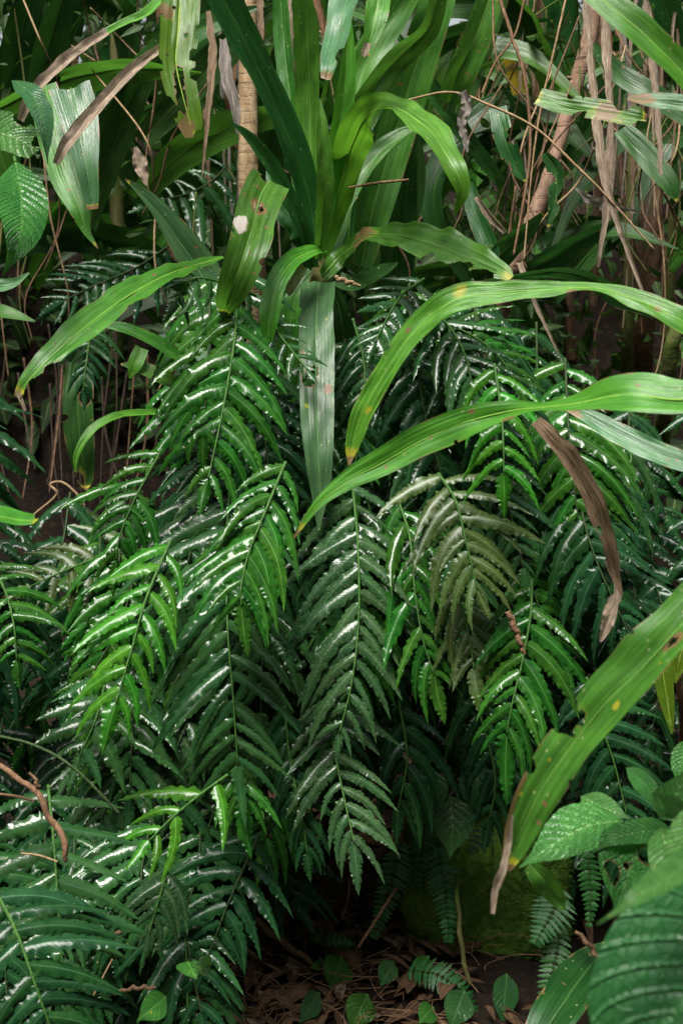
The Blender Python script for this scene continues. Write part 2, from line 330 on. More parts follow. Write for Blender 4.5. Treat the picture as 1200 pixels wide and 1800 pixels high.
def midrib(X, N, Wd, mat, parent, end=.93, k0=0.0, r=.028, both=True):
    a, b = int(len(X)*k0), int(len(X)*end); X = X[a:b]; N = N[a:b]; Wd = Wd[a:b]
    rr = np.maximum(Wd.max()*r*np.linspace(1, .3, len(X)), .0006)
    return tube('midrib', X-N*(rr*.35)[:, None], rr, M[mat], parent, k=6)
RIBM = {}
def ribm(k):
    cols = dict(strap=(.10, .24, .04), bright=(.2, .4, .05), deep=(.05, .13, .03), pale=(.10, .22, .08), yellow=(.3, .42, .06), back=(.05, .14, .02), broad=(.10, .27, .05), broadd=(.09, .2, .06))
    c = cols.get(k, (.1, .2, .05)); nm = 'midrib '+k
    if nm not in M: M[nm] = barkmat(nm, tuple(x*.8 for x in c), c, 40, rough=.4)
    return nm
def S(label, mat, ctrl, cat='leaf', group=None, mr=True, tip=None, name='strap_leaf', n=110, **kw):
    """a leaf that is a thing of its own: Empty > blade, midrib (, dry_tip)"""
    x, y, d = ctrl[0][:3]; root = empty(name, P(x, y, d), label, cat, group)
    g_ = random.Random(len(label)*7+int(x)); ws = max(c[3] for c in ctrl)
    if n > 60 and ws > 25 and name == 'strap_leaf':
        kw['bites'] = list(kw.get('bites', ()))+[(g_.uniform(.2, .95), g_.choice([-1, 1]), g_.uniform(.004, .010), g_.uniform(.05, .16)) for _ in range(g_.randrange(1, 5))]
        kw['brown'] = list(kw.get('brown', ()))+[(g_.uniform(.1, .95), g_.uniform(.1, .9), g_.uniform(.003, .008), g_.uniform(.03, .08)) for _ in range(g_.randrange(2, 6))]
        kw.setdefault('tipb', .025); kw.setdefault('edgeb', .05)
    o, (X, N, Wd) = blade('blade', ctrl, mat, root, n=n, **kw)
    if mr: midrib(X, N, Wd, ribm(mat), root)
    if tip: blade('dry_tip', tip[1], tip[0], root, n=40, K=8, wave=(.15, 2), fold=.7, jag=.1)
    return root

# ------------------------------------------------------------------ fern builder
def pinna_mesh(side, seed, asp=.22, nteeth=9, falc=.12, droop=.14, K=8, n=56):
    seed += 300; g = np.random.default_rng(seed); t = np.linspace(0, 1, n)
    prof = np.clip((t+.01)/.10, 0, 1)**.6*(1-np.clip((t-.25)/.75, 0, 1)**2.1)
    prof = prof*(1-.08*np.sin(t*3))+.004
    x = t; y = side*falc*t**2*(.6+.8*g.random()); z = -droop*t**1.8*(.5+g.random())+.012*np.sin(t*7+g.random()*6)
    C = np.stack([x, y, z], 1); T = norm(np.gradient(C, axis=0)); Sd = norm(np.cross(np.tile([0, 0, 1.0], (n, 1)), T)); N = np.cross(T, Sd)
    tw = (g.random()-.5)*.9*t[:, None]; Sd, N = np.cos(tw)*Sd+np.sin(tw)*N, np.cos(tw)*N-np.sin(tw)*Sd
    V, F, uv, wr = grid_leaf(C, Sd, N, prof*asp, K=K, fold=-.12+.16*g.random(), arch=-.36, wave=(.07, 3.5), pleat=0, serr=(nteeth+g.integers(-1, 2), .36), jag=.09, seed=seed,
                             tipb=.03 if g.random() < .06 else 0)
    me = bpy.data.meshes.new('leaflet'); me.from_pydata(V.tolist(), [], F); me.polygons.foreach_set('use_smooth', np.ones(len(F), bool))
    lay = me.uv_layers.new(name='UVMap'); li = np.empty(len(me.loops), np.int32); me.loops.foreach_get('vertex_index', li); lay.data.foreach_set('uv', uv[li].ravel())
    a = me.color_attributes.new('wear', 'FLOAT_COLOR', 'POINT'); w4 = np.ones((len(V), 4)); w4[:, :3] = wr; a.data.foreach_set('color', w4.ravel())
    return me
PM = {}
def pmesh(side, k, style, mat):
    key = (side, k, style, mat)
    if key not in PM:
        base = (side, k, style)
        if base not in PM:
            if style == 'narrow': PM[base] = pinna_mesh(side, 50+k+side*20, .175, 8, .34, .2)
            elif style == 'wide': PM[base] = pinna_mesh(side, 90+k+side*20, .25, 9, .20, .16)
            elif style == 'end': PM[base] = pinna_mesh(side, 140+k+side*20, .34, 7, .05, .1)
            else: PM[base] = pinna_mesh(side, 10+k+side*20, .215, 9, .36, .24)
        me = PM[base].copy(); me.name = 'leaflet'; me.materials.append(M[mat]); PM[key] = me
    return PM[key]
def frond(label, pts, L, mat, sp=28, ang=(70, 46), style='mid', facing=(0, .6), tipL=None, prof=None, group=None, merged=False, rm='rachis', r=.0024, sides=(1, 1), bare=.0, jit=1.0, name='fern_frond', seed=None, wd=1.0, cat='fern frond'):
    """pts (px,py,depth) base to tip, L leaflet lengths in px (left, right), sp spacing in px, ang leaflet angle from the stalk base->tip"""
    g = random.Random(seed if seed is not None else nseed())
    L = (L, L) if not isinstance(L, tuple) else L
    L = (L[0]*1.2, L[1]*1.2); wd = wd*min(1, (140/max(L))**.75); sp = sp*.9
    ln = sum(math.hypot(pts[i+1][0]-pts[i][0], pts[i+1][1]-pts[i][1]) for i in range(len(pts)-1))
    n = 60; C = spline(pts, n); X = np.array([P(*c) for c in C]); d = C[:, 2].mean()
    root = empty(name, X[0], label, cat, group)
    T = norm(np.gradient(X, axis=0))
    tube('stalk', X+norm(CAM-X)*r*.8, np.linspace(r, r*.45, n), M[rm], root, k=6)
    np_ = max(3, int(ln*(1-bare)/(sp*1.06))); ang = (ang[0]+15, ang[1]+13); prof = prof or [(0, .8), (.25, 1), (.6, .9), (.85, .62), (1, .42)]
    pt, pv = zip(*prof); parts = []
    upw = Vector((0, 0, 1))
    def place(t, side, Lm, a, st):
        i = t*(n-1); i0 = int(min(i, n-2)); p = Vector(X[i0]*(1-(i-i0))+X[i0+1]*(i-i0)); Tt = Vector(T[i0]).normalized()
        vw = (Vector(CAM)-p).normalized()
        Nf = (vw+upw*facing[1]+Vector((1, 0, 0))*facing[0]); Nf = (Nf-Tt*Nf.dot(Tt)).normalized(); Sd = Tt.cross(Nf)*-1  # to the viewer's left when stalk hangs down
        if Sd.x > 0 and side == 0: pass
        sgn = -1 if side < 0 else 1
        Sx = Sd if side != 0 else Vector((0, 0, 0))
        # make Sd the picture's right
        rr = Vector(rt); Tp = Tt; right = Nf.cross(Tt); right = right if abs(right.dot(rr)) < .05 or right.dot(rr) > 0 else -right
        Dv = (Tt*math.cos(a)+right*sgn*math.sin(a)) if side != 0 else Tt
        Dv = (Dv+Vector((g.gauss(0, .05), g.gauss(0, .05), -.10+g.gauss(0, .05)))*jit+Nf*g.uniform(-.05, .22)*jit).normalized()
        Zv = (Nf+right*sgn*g.uniform(-.05, .35)+upw*g.uniform(0, .35)+Tt*g.gauss(0, .12)*jit); Zv = (Zv-Dv*Zv.dot(Dv)).normalized(); Yv = Zv.cross(Dv)
        ysgn = 1 if Yv.dot(Tt) > 0 else -1      # falcate towards the tip
        k = g.randrange(5); Lw = Lm*d/FOC; wdt = Lw*wd*g.uniform(.9, 1.12)
        me = pmesh(ysgn if side else 1, k, st, mat)
        Mx = Matrix((( Dv.x*Lw, Yv.x*wdt, Zv.x*wdt, p.x), (Dv.y*Lw, Yv.y*wdt, Zv.y*wdt, p.y), (Dv.z*Lw, Yv.z*wdt, Zv.z*wdt, p.z), (0, 0, 0, 1)))
        return me, Mx
    items = []
    for j in range(np_):
        t = bare+(1-bare)*(j+.3)/np_
        f = np.interp((t-bare)/(1-bare), pt, pv); a = R(np.interp(t, (0, 1), ang)+g.gauss(0, 5)*jit)
        for si, sg in ((0, -1), (1, 1)):
            if not sides[si] or L[si] <= 0: continue
            if g.random() < .05*jit: continue
            items.append(place(min(1, t+(.35*sp/ln if sg > 0 else 0)), sg, L[si]*f*g.choice([g.uniform(.9, 1.08), g.uniform(.9, 1.08), g.uniform(.9, 1.08), g.uniform(.6, 1.0)]), a, style))
    items.append(place(1.0, 0, (tipL or max(L)*.5), 0, 'end'))
    if not merged:
        for me, Mx in items:
            o = bpy.data.objects.new('leaflet', me); COL.objects.link(o); o.parent = root
            o.matrix_local = Matrix.Translation(-root.location) @ Mx
    else:
        Vs, Fs, Us, Ws, off = [], [], [], [], 0
        for me, Mx in items:
            nv = len(me.vertices); co = np.empty(nv*3); me.vertices.foreach_get('co', co); co = co.reshape(-1, 3); A = np.array(Mx)
            Vs.append(co@A[:3, :3].T+A[:3, 3]); fi = np.empty(len(me.loops), np.int32); me.loops.foreach_get('vertex_index', fi)
            Fs += (fi.reshape(-1, 4)+off).tolist(); off += nv
            u = np.empty(len(me.loops)*2); me.uv_layers[0].data.foreach_get('uv', u); uu = np.zeros((nv, 2)); uu[fi] = u.reshape(-1, 2); Us.append(uu); Ws.append(np.zeros((nv, 3)))
        mk('foliage', np.vstack(Vs), Fs, M[mat], root, np.vstack(Us), np.vstack(Ws))
    return root

def small_fern(label, pts, Lp, sp=9, group=None, facing=(0, .5), mat='fine', tipf=.25):
    """fine, closely set leaflets made as one foliage mesh"""
    C = spline(pts, 50); X = np.array([P(*c) for c in C]); d = C[:, 2].mean(); T = norm(np.gradient(X, axis=0)); g = random.Random(nseed())
    root = empty('small_fern_frond', X[0], label, 'small fern', group); tube('stalk', X, np.linspace(.0011, .0005, 50), M['rachisd'], root, k=5)
    ln = sum(math.hypot(pts[i+1][0]-pts[i][0], pts[i+1][1]-pts[i][1]) for i in range(len(pts)-1)); m = int(ln/sp); parts = []
    for j in range(m):
        t = (j+.5)/m; i = int(t*49); p = X[i]; Tt = Vector(T[i]); vw = (Vector(CAM)-Vector(p)).normalized(); Nf = vw+Vector((facing[0], 0, facing[1])); Nf = (Nf-Tt*Nf.dot(Tt)).normalized()
        f = min(1, .5+t*3)*(1-(1-tipf)*max(0, (t-.35)/.65)); Ls = Lp*f*d/FOC
        for sg in (-1, 1):
            D = (Tt*.35+Nf.cross(Tt)*sg+Nf*g.uniform(-.1, .2)).normalized(); Z = (Nf+Vector((0, 0, g.uniform(-.2, .4)))); Z = (Z-D*Z.dot(D)).normalized(); Y = Z.cross(D)
            q = np.linspace(0, 1, 9)[:, None]; cx = np.array(p)+q*Ls*np.array(D)-q*q*Ls*.15*np.array(Z)
            pr = np.clip(q[:, 0]/.1, 0, 1)*(1-q[:, 0]**2.5)*(1+.22*np.sign(np.sin(q[:, 0]*28)))*sp*.95*d/FOC+.0003
            parts.append(grid_leaf(cx, np.tile(np.array(Y), (9, 1)), np.tile(np.array(Z), (9, 1)), pr, K=4, fold=-.15, pleat=0, jag=0, seed=j))
    V, F, uv, wr = join(parts); mk('foliage', V, F, M[mat], root, uv, wr); return root

# ================================================================== THE STRAP-LEAVED ROSETTE in the middle
ros = empty('strap_leaf_plant', P(556, 500, 2.45), 'tall rosette of glossy green strap leaves rising from one stem in the middle', 'plant')
tube('stem', [P(562, 440, 2.45), P(560, 500, 2.46), P(566, 620, 2.5), P(570, 900, 2.62), P(575, 1250, 2.8), P(580, 1600, 3.0)], [.006, .019, .016, .015, .016, .018], M['trunkg'], ros, k=10, rough=.15)
def RL(mat, ctrl, mr=True, **kw):
    o, (X, N, Wd) = blade('leaf', ctrl, mat, ros, **kw)
    if mr: c = midrib(X, N, Wd, ribm(mat), ros); c.parent = o; c.location = ros.location*0 + (Vector(c.location)) ; c.location = -o.location
    return o
RL('deep', [(560, 455, 2.45, 20, 10), (541, 340, 2.42, 44, 25), (500, 225, 2.36, 68, 48), (440, 95, 2.28, 74, 46), (370, -45, 2.2, 74, 30)], fold=.22)
RL('strap', [(555, 450, 2.46, 18, -10), (548, 320, 2.45, 34, -25), (545, 180, 2.44, 44, -25), (541, 60, 2.4, 46, -15), (536, -40, 2.36, 44, -10)], fold=.5)
RL('strap', [(566, 455, 2.46, 22, 30), (590, 340, 2.42, 52, 45), (617, 240, 2.34, 66, 40), (655, 190, 2.22, 60, 5), (700, 188, 2.1, 56, -38), (752, 225, 2.02, 70, -45), (795, 290, 1.98, 46, -40), (812, 335, 1.98, 24, -20), (799, 380, 2.0, 3, -10)], wave=(.1, 3), mat2=None) if False else None
RL('bright', [(566, 455, 2.46, 22, 10), (592, 345, 2.42, 54, 18), (622, 245, 2.34, 64, 10), (650, 200, 2.24, 62, -30), (690, 188, 2.14, 58, -62), (745, 222, 2.04, 72, -52), (792, 285, 1.98, 52, -42), (812, 335, 1.98, 26, -20), (797, 380, 2.0, 3, -10)], wave=(.1, 3), fold=.2)
RL('strap', [(568, 455, 2.48, 22, -10), (585, 330, 2.52, 50, 20), (628, 210, 2.56, 60, 20), (690, 110, 2.56, 50, 30), (752, 50, 2.54, 40, 30), (772, -30, 2.5, 30, 20)], fold=.35)
RL('strap', [(572, 470, 2.5, 24, -10), (600, 380, 2.6, 40, -20), (612, 260, 2.62, 56, -15), (640, 120, 2.64, 60, -10), (700, 20, 2.64, 50, -10), (730, -40, 2.62, 46, 0)], fold=.4)
RL('deep', [(550, 470, 2.44, 24, -20), (530, 410, 2.4, 44, -35), (490, 350, 2.42, 40, -30), (470, 300, 2.46, 6, -30)], wave=(.14, 5))
RL('bright', [(572, 440, 2.4, 8, 40), (548, 442, 2.34, 30, 45), (512, 462, 2.28, 40, 35), (487, 502, 2.24, 40, 25), (474, 555, 2.22, 36, 10), (472, 610, 2.22, 10, 0)], fold=.3)
RL('pale', [(560, 497, 2.4, 60, 6), (556, 560, 2.32, 62, 4), (556, 680, 2.24, 62, -6), (560, 790, 2.2, 52, -4), (562, 860, 2.2, 32, 0), (560, 932, 2.2, 4, 0)], fold=.16, wave=(.05, 3), K=22, n=170,
   holes=[(.40, .30, .032, .22), (.365, .46, .022, .10)], bites=[(.13, -1, .02, .09), (.345, -1, .02, .12)], yellow=[(.51, .2, .012, .10), (.16, .8, .008, .06)], brown=[(.44, .82, .02, .1), (.29, .1, .02, .06)])
RL('strap', [(575, 470, 2.5, 30, 0), (625, 400, 2.56, 42, -30), (650, 420, 2.5, 44, -50), (690, 470, 2.44, 40, -60), (700, 470, 2.43, 4, -60)]) if False else None
RL('deep', [(570, 480, 2.44, 20, -10), (620, 500, 2.4, 36, -40), (672, 480, 2.36, 34, -50), (700, 462, 2.34, 4, -50)], fold=.3)
RL('strap', [(550, 478, 2.48, 22, 20), (520, 520, 2.46, 34, 20), (508, 590, 2.46, 40, 10), (505, 690, 2.48, 34, 0), (512, 760, 2.5, 4, 0)], fold=.3)
RL('deep', [(575, 490, 2.5, 26, 20), (600, 560, 2.5, 44, 15), (605, 640, 2.52, 40, 10), (600, 720, 2.54, 6, 0)])
RL('strap', [(566, 486, 2.4, 26, 30), (600, 450, 2.42, 36, -40), (640, 415, 2.3, 30, -50), (665, 412, 2.26, 40, -45), (705, 415, 2.2, 62, -42), (770, 432, 2.13, 76, -38), (835, 458, 2.08, 60, -35), (880, 478, 2.05, 36, -30), (897, 490, 2.04, 14, -30)], K=22, n=150, wave=(.12, 5), fold=.15,
   bites=[(.66, -1, .03, .22), (.80, -1, .05, .34), (.9, -1, .05, .3)], yellow=[(1, .5, .06, .7), (.3, .5, .06, .5)], brown=[(.27, .5, .05, .5)])
for q_, (m_, c_) in enumerate([('strap', [(557, 450, 2.44, 14, 0), (532, 330, 2.46, 30, -30), (512, 190, 2.48, 36, -30), (498, 60, 2.5, 32, -20), (492, -30, 2.5, 24, 0)]), ('bright', [(562, 450, 2.43, 14, 0), (575, 350, 2.4, 30, 20), (592, 250, 2.36, 38, 20), (606, 150, 2.34, 36, 25), (612, 60, 2.33, 16, 25), (614, 25, 2.33, 3, 25)]),
                               ('strap', [(565, 450, 2.47, 14, 0), (600, 370, 2.5, 30, -20), (648, 290, 2.52, 36, -30), (700, 240, 2.52, 28, -40), (738, 222, 2.52, 4, -40)]), ('deep', [(553, 455, 2.42, 14, 0), (520, 380, 2.38, 30, 30), (478, 300, 2.34, 36, 40), (436, 245, 2.3, 26, 45), (405, 215, 2.28, 3, 45)]),
                               ('strap', [(560, 455, 2.4, 14, 0), (566, 400, 2.36, 26, 10), (570, 320, 2.32, 32, 15), (566, 230, 2.3, 22, 15), (562, 175, 2.3, 3, 15)])]):
    RL(m_, c_, fold=.45)
midt = empty('dead_leaf', P(515, 465, 2.3), 'small curled tan dead leaf caught at the foot of the tall rosette', 'dead leaf')
blade('blade', [(535, 470, 2.33, 10, 10), (522, 485, 2.31, 26, 20), (511, 505, 2.3, 24, 10), (508, 520, 2.3, 3, 0)], 'dryp', midt, n=40, K=8, fold=.8)

# ================================================================== STRAP LEAVES THAT ARE THINGS OF THEIR OWN
S('green strap leaf with a round white spot and two holes left of the rosette', 'strap', [(474, 318, 2.3, 74, 0), (457, 350, 2.24, 76, -10), (438, 420, 2.16, 72, -16), (420, 475, 2.14, 68, -18), (402, 525, 2.16, 48, -10), (392, 552, 2.2, 14, 0)], K=26, n=150, fold=.2,
  holes=[(.22, .50, .035, .12), (.012, .36, .022, .12)], white=[(.40, .18, .055, .17)], brown=[(.22, .5, .05, .18), (.40, .18, .012, .05)], bites=[(.56, 1, .03, .12)], yellow=[(.4, .18, .07, .24)], wave=(.05, 3))
S('long pale-ribbed leaf arching far left with a brown torn tip', 'bright', [(392, 452, 2.36, 10, 50), (345, 466, 2.26, 32, 52), (285, 487, 2.14, 52, 50), (215, 527, 2.04, 66, 45), (150, 575, 1.98, 66, 40), (90, 628, 1.94, 48, 32), (50, 668, 1.93, 28, 25), (30, 698, 1.93, 12, 20)], K=18, n=150, wave=(.12, 2.6), fold=.18,
  bites=[(.84, 1, .03, .3), (.92, 1, .05, .35)], yellow=[(1, .5, .05, .8)], tip=('dryp', [(30, 684, 1.93, 9, 0), (38, 703, 1.93, 7, 0), (45, 722, 1.93, 4, 0)]))
S('pale green leaf with sharp tip pointing up left of the spotted leaf', 'pale', [(378, 545, 2.5, 50, 10), (352, 480, 2.5, 66, 20), (315, 425, 2.48, 58, 30), (278, 375, 2.46, 44, 40), (245, 338, 2.44, 24, 45), (220, 315, 2.42, 3, 45)], fold=.45)
S('thin arching green leaf crossing above the dark hollow at left', 'strap', [(345, 640, 2.4, 18, 40), (305, 622, 2.36, 34, 50), (262, 598, 2.33, 38, 55), (215, 578, 2.31, 28, 50), (172, 570, 2.3, 4, 40)], fold=.3)
S('short green leaf under the arching one beside the dark hollow', 'strap', [(320, 680, 2.45, 20, 40), (285, 665, 2.43, 36, 45), (245, 648, 2.42, 30, 45), (212, 640, 2.41, 4, 40)])
S('stubby light green shoot leaf hanging between two short leaves at left', 'bright', [(250, 612, 2.42, 24, 0), (238, 640, 2.41, 26, 10), (228, 665, 2.41, 5, 0)], n=40)
S('green leaf tip poking left from behind the fern stalks, near the hollow', 'deep', [(345, 610, 2.55, 26, 40), (310, 596, 2.53, 30, 45), (272, 592, 2.52, 4, 45)], n=50)
S('slim bright green leaf curving down to a hooked tip at far left', 'bright', [(325, 728, 2.4, 12, 50), (270, 727, 2.34, 18, 55), (210, 732, 2.28, 20, 52), (165, 755, 2.25, 18, 40), (137, 795, 2.24, 12, 20), (132, 830, 2.24, 3, 0)], fold=.4, mr=False)
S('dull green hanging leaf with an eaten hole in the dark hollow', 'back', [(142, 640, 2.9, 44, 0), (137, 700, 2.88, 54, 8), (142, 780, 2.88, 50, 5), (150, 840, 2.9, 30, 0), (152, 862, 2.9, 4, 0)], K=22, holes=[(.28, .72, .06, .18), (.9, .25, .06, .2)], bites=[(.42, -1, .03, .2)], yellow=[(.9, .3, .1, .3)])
S('pale bluish leaf end behind the upper fern frond at left', 'pale', [(345, 600, 2.6, 50, 0), (332, 690, 2.56, 62, -10), (322, 750, 2.54, 52, -8), (318, 792, 2.54, 16, 0)], fold=.15)
S('green leaf tip with tattered yellow end at the left edge', 'bright', [(-40, 902, 1.7, 40, -40), (0, 908, 1.68, 42, -45), (40, 915, 1.66, 34, -45), (66, 915, 1.65, 22, -45)], n=60, bites=[(.98, 1, .06, .3)], yellow=[(1, .5, .1, .9)])
S('dark green leaf tip at the left edge above the hollow', 'strap', [(-40, 548, 2.1, 40, -40), (10, 552, 2.08, 32, -45), (62, 565, 2.07, 4, -45)], n=50)
S('faint grey green leaf tip at the left edge below the ribbed leaf', 'pale', [(-30, 505, 2.4, 36, -30), (20, 500, 2.38, 22, -35), (52, 480, 2.37, 3, -35)], n=50)
# long arcs on the right
S('long narrow leaf arching from the right edge and drooping to a yellow tip near centre', 'bright', [(1240, 590, 1.8, 44, 30), (1190, 560, 1.8, 48, 34), (1120, 528, 1.82, 44, 38), (1050, 507, 1.84, 26, 55), (980, 508, 1.86, 30, 40), (880, 515, 1.88, 44, 28), (800, 527, 1.9, 54, 30), (730, 580, 1.92, 46, 30), (680, 650, 1.93, 40, 22), (640, 720, 1.94, 40, 12), (620, 780, 1.95, 26, 6), (613, 818, 1.95, 3, 0)], K=18, n=220, fold=.2, wave=(.10, 2.4), yellow=[(1, .5, .05, .8), (.55, .3, .02, .3), (.87, .7, .015, .2)], brown=[(.31, .95, .012, .25), (.12, .5, .01, .12)])
S('dark backlit leaf looping behind the long narrow arc at right', 'deep', [(1150, 545, 2.0, 30, -30), (1090, 520, 2.02, 46, -35), (1030, 488, 2.05, 40, -50), (970, 478, 2.1, 36, -60), (900, 488, 2.14, 34, -60), (840, 498, 2.18, 24, -60), (800, 500, 2.2, 4, -60)], fold=.2)
S('big twisted leaf sweeping from the right edge to a fine tip at the fern centre', 'bright', [(1260, 700, 1.55, 70, 35), (1180, 702, 1.56, 84, 42), (1100, 694, 1.58, 88, 45), (1020, 708, 1.62, 60, 52), (955, 716, 1.66, 26, 60), (900, 722, 1.7, 38, 30), (820, 742, 1.73, 54, 10), (740, 775, 1.75, 56, 5), (670, 815, 1.77, 50, 15), (610, 846, 1.78, 36, 20), (560, 885, 1.79, 20, 25), (516, 945, 1.8, 3, 10)], K=20, n=240, fold=.22, wave=(.09, 2.2), brown=[(.45, 1, .015, .2)])
S('pale silvery leaf with creases slanting down to the right edge behind the twisted leaf', 'pale', [(985, 712, 1.85, 10, -20), (1030, 732, 1.84, 28, -25), (1090, 768, 1.82, 44, -28), (1150, 796, 1.8, 44, -25), (1240, 825, 1.78, 34, -20)], fold=.4, wave=(.08, 2), brown=[(.06, .3, .08, .4)])
S('dry brown curled leaf hanging below the big twisted leaf', 'drym', [(938, 742, 1.8, 22, -30), (965, 775, 1.8, 42, -35), (1005, 825, 1.82, 36, -30), (1040, 885, 1.84, 38, -20), (1062, 950, 1.86, 30, -30), (1080, 1005, 1.88, 18, 10), (1092, 1048, 1.88, 4, 0)], cat='dead leaf', name='dead_leaf', mr=False, fold=.8, wave=(.14, 2.2), jag=.1, holes=[(.64, .3, .03, .2)])
S('shrivelled brown leaf end twisting below the hanging dry leaf', 'dryp', [(1066, 985, 1.92, 8, 20), (1085, 1035, 1.92, 10, 10), (1077, 1070, 1.9, 24, 20), (1064, 1100, 1.9, 22, -10), (1054, 1128, 1.9, 5, 0)], cat='dead leaf', name='dead_leaf', mr=False, fold=.9, wave=(.35, 5), n=60)
S('broad speckled leaf slanting down at right with a bite and a long brown tip', 'strap', [(1290, 1010, 1.42, 92, 20), (1200, 1096, 1.42, 104, 34), (1130, 1172, 1.43, 108, 40), (1065, 1236, 1.45, 104, 34), (1004, 1312, 1.47, 90, 24), (950, 1390, 1.48, 74, 8), (920, 1450, 1.49, 58, -2), (899, 1503, 1.5, 32, 0), (890, 1530, 1.5, 12, 0)], K=30, n=230, fold=.3, wave=(.13, 2.4),
  bites=[(.575, -1, .045, .40), (.60, -1, .02, .45), (.73, -1, .018, .16), (.70, 1, .01, .08)], holes=[(.24, .62, .02, .10)], brown=[(.24, .62, .03, .14), (.86, 0, .10, .10)], yellow=[(.46, .68, .02, .09), (.69, .3, .008, .04), (.8, .1, .01, .08), (.3, .8, .006, .04)],
  tip=('dryp', [(899, 1432, 1.48, 6, 0), (894, 1480, 1.49, 11, 10), (884, 1530, 1.49, 15, 20), (870, 1565, 1.5, 13, 0), (865, 1606, 1.5, 7, 0)]))
S('bright green leaf cutting across the top right corner', 'bright', [(1020, -40, 1.6, 46, -20), (1070, 10, 1.58, 54, -24), (1130, 60, 1.57, 56, -26), (1210, 140, 1.57, 46, -24), (1260, 200, 1.57, 30, 10)], fold=.3)
S('torn leaf with a yellow-ringed brown eye spot at upper right', 'strap', [(945, 172, 2.0, 34, -30), (1000, 188, 1.98, 44, -35), (1060, 196, 1.96, 42, -35), (1115, 207, 1.95, 38, -30), (1135, 210, 1.95, 18, -30)], K=24, n=120, bites=[(.42, -1, .06, .4), (.75, 1, .09, .3), (.95, -1, .06, .4), (.28, 1, .05, .25)], brown=[(.64, .42, .09, .4)], yellow=[(.64, .42, .18, .75), (.0, .5, .05, .5)])
S('pale leaf with pink-edged end at the right edge near the eye-spotted leaf', 'pale', [(1102, 172, 1.9, 8, -35), (1150, 178, 1.88, 34, -38), (1200, 184, 1.87, 36, -38), (1260, 190, 1.86, 30, -38)], n=80, brown=[(0, .5, .25, .5)])
S('dark blade crossing behind the hanging dry strips at upper right', 'deep', [(1040, 80, 2.6, 18, -30), (1085, 130, 2.6, 40, -30), (1140, 165, 2.58, 44, -30), (1220, 215, 2.56, 40, -30)])
S('dark green blade slanting down behind the strips at right', 'deep', [(1090, 228, 2.5, 36, -30), (1130, 270, 2.48, 44, -25), (1172, 320, 2.46, 36, -20), (1190, 355, 2.46, 4, -10)])
S('yellow green leaf hanging by the thin stem at right edge', 'yellow', [(1163, 1140, 1.9, 20, 0), (1165, 1185, 1.9, 34, 10), (1173, 1240, 1.9, 24, 5), (1180, 1290, 1.9, 4, 0)], n=60)
S('small yellow green blade at right edge beside the thin stem', 'yellow', [(1205, 1120, 1.95, 26, 0), (1193, 1160, 1.95, 30, -10), (1186, 1200, 1.95, 4, 0)], n=50)
# top
S('yellow green leaf hanging at the top left riddled with holes', 'yellow', [(318, -40, 2.1, 70, 0), (315, 40, 2.06, 68, -8), (310, 110, 2.04, 64, -12), (322, 170, 2.03, 56, -8), (334, 215, 2.03, 46, 0), (338, 242, 2.03, 26, 0)], K=30, n=150, fold=.25,
  holes=[(.62, .52, .07, .16), (.76, .42, .08, .18), (.36, .7, .018, .05), (.5, .25, .012, .04), (.2, .35, .012, .05)], bites=[(.48, 1, .05, .2), (.62, 1, .05, .16), (.33, 1, .04, .15), (.8, -1, .07, .2), (1, .5, .04, .5), (.56, -1, .03, .12)], brown=[(.24, .15, .04, .15), (.93, .3, .05, .3)], yellow=[(.25, .2, .05, .2)])
S('pale shiny leaf end hanging from the top edge with a withered tip', 'pale', [(622, -40, 2.1, 60, 20), (604, 20, 2.05, 58, 35), (592, 70, 2.02, 50, 35), (580, 110, 1.96, 34, 25), (573, 140, 1.95, 18, 10)], K=18, n=90, bites=[(.8, 1, .06, .3)], brown=[(1, .5, .06, .5)], yellow=[(1, .5, .1, .6)])
S('short green leaf end hanging beside the pale shiny one', 'bright', [(668, -30, 2.1, 40, -10), (661, 20, 2.06, 42, -10), (652, 65, 2.05, 28, -10), (643, 98, 2.05, 12, 0)], n=70, tip=('dryp', [(646, 76, 2.04, 14, 0), (641, 90, 2.04, 12, 0), (638, 100, 2.04, 6, 0)]))
S('broad backlit leaf with a pale rib standing right of the rosette', 'strap', [(636, 470, 2.7, 36, 8), (655, 370, 2.7, 62, 10), (690, 250, 2.7, 70, 10), (730, 120, 2.68, 68, 8), (765, 10, 2.66, 60, 5), (780, -50, 2.66, 60, 0)], fold=.25)
S('broad dull blade end standing behind the backlit leaf at the top', 'back', [(800, 200, 2.9, 50, 10), (820, 110, 2.88, 66, 15), (850, 40, 2.86, 60, 15), (875, -30, 2.85, 50, 10)])
S('green backlit blade pointing up beside the dead yellow leaf', 'strap', [(790, 180, 2.8, 50, 20), (806, 130, 2.78, 56, 20), (838, 60, 2.76, 54, 15), (862, -10, 2.75, 44, 10)], fold=.35)
S('dead yellow leaf stub hanging among the dark leaves at upper right', 'gold', [(893, 80, 3.0, 28, 0), (905, 120, 3.0, 34, 5), (915, 165, 3.0, 30, 0)], n=40, cat='dead leaf', brown=[(.45, .5, .06, .6)], mr=False)
S('long dull green leaf hanging at upper left with a curled tip', 'strap', [(80, 150, 2.35, 40, 0), (95, 220, 2.3, 66, -10), (115, 300, 2.27, 66, -12), (140, 365, 2.25, 44, -8), (152, 405, 2.25, 16, 0), (172, 436, 2.25, 2, 0)], fold=.2)
S('pale folded leaf hanging beside the dull one with a split brown end', 'pale', [(125, 155, 2.28, 74, 5), (140, 220, 2.25, 66, -8), (152, 290, 2.23, 44, -6), (160, 340, 2.23, 30, 0), (164, 368, 2.23, 18, 0)], fold=.18, brown=[(1, .5, .03, .8)])
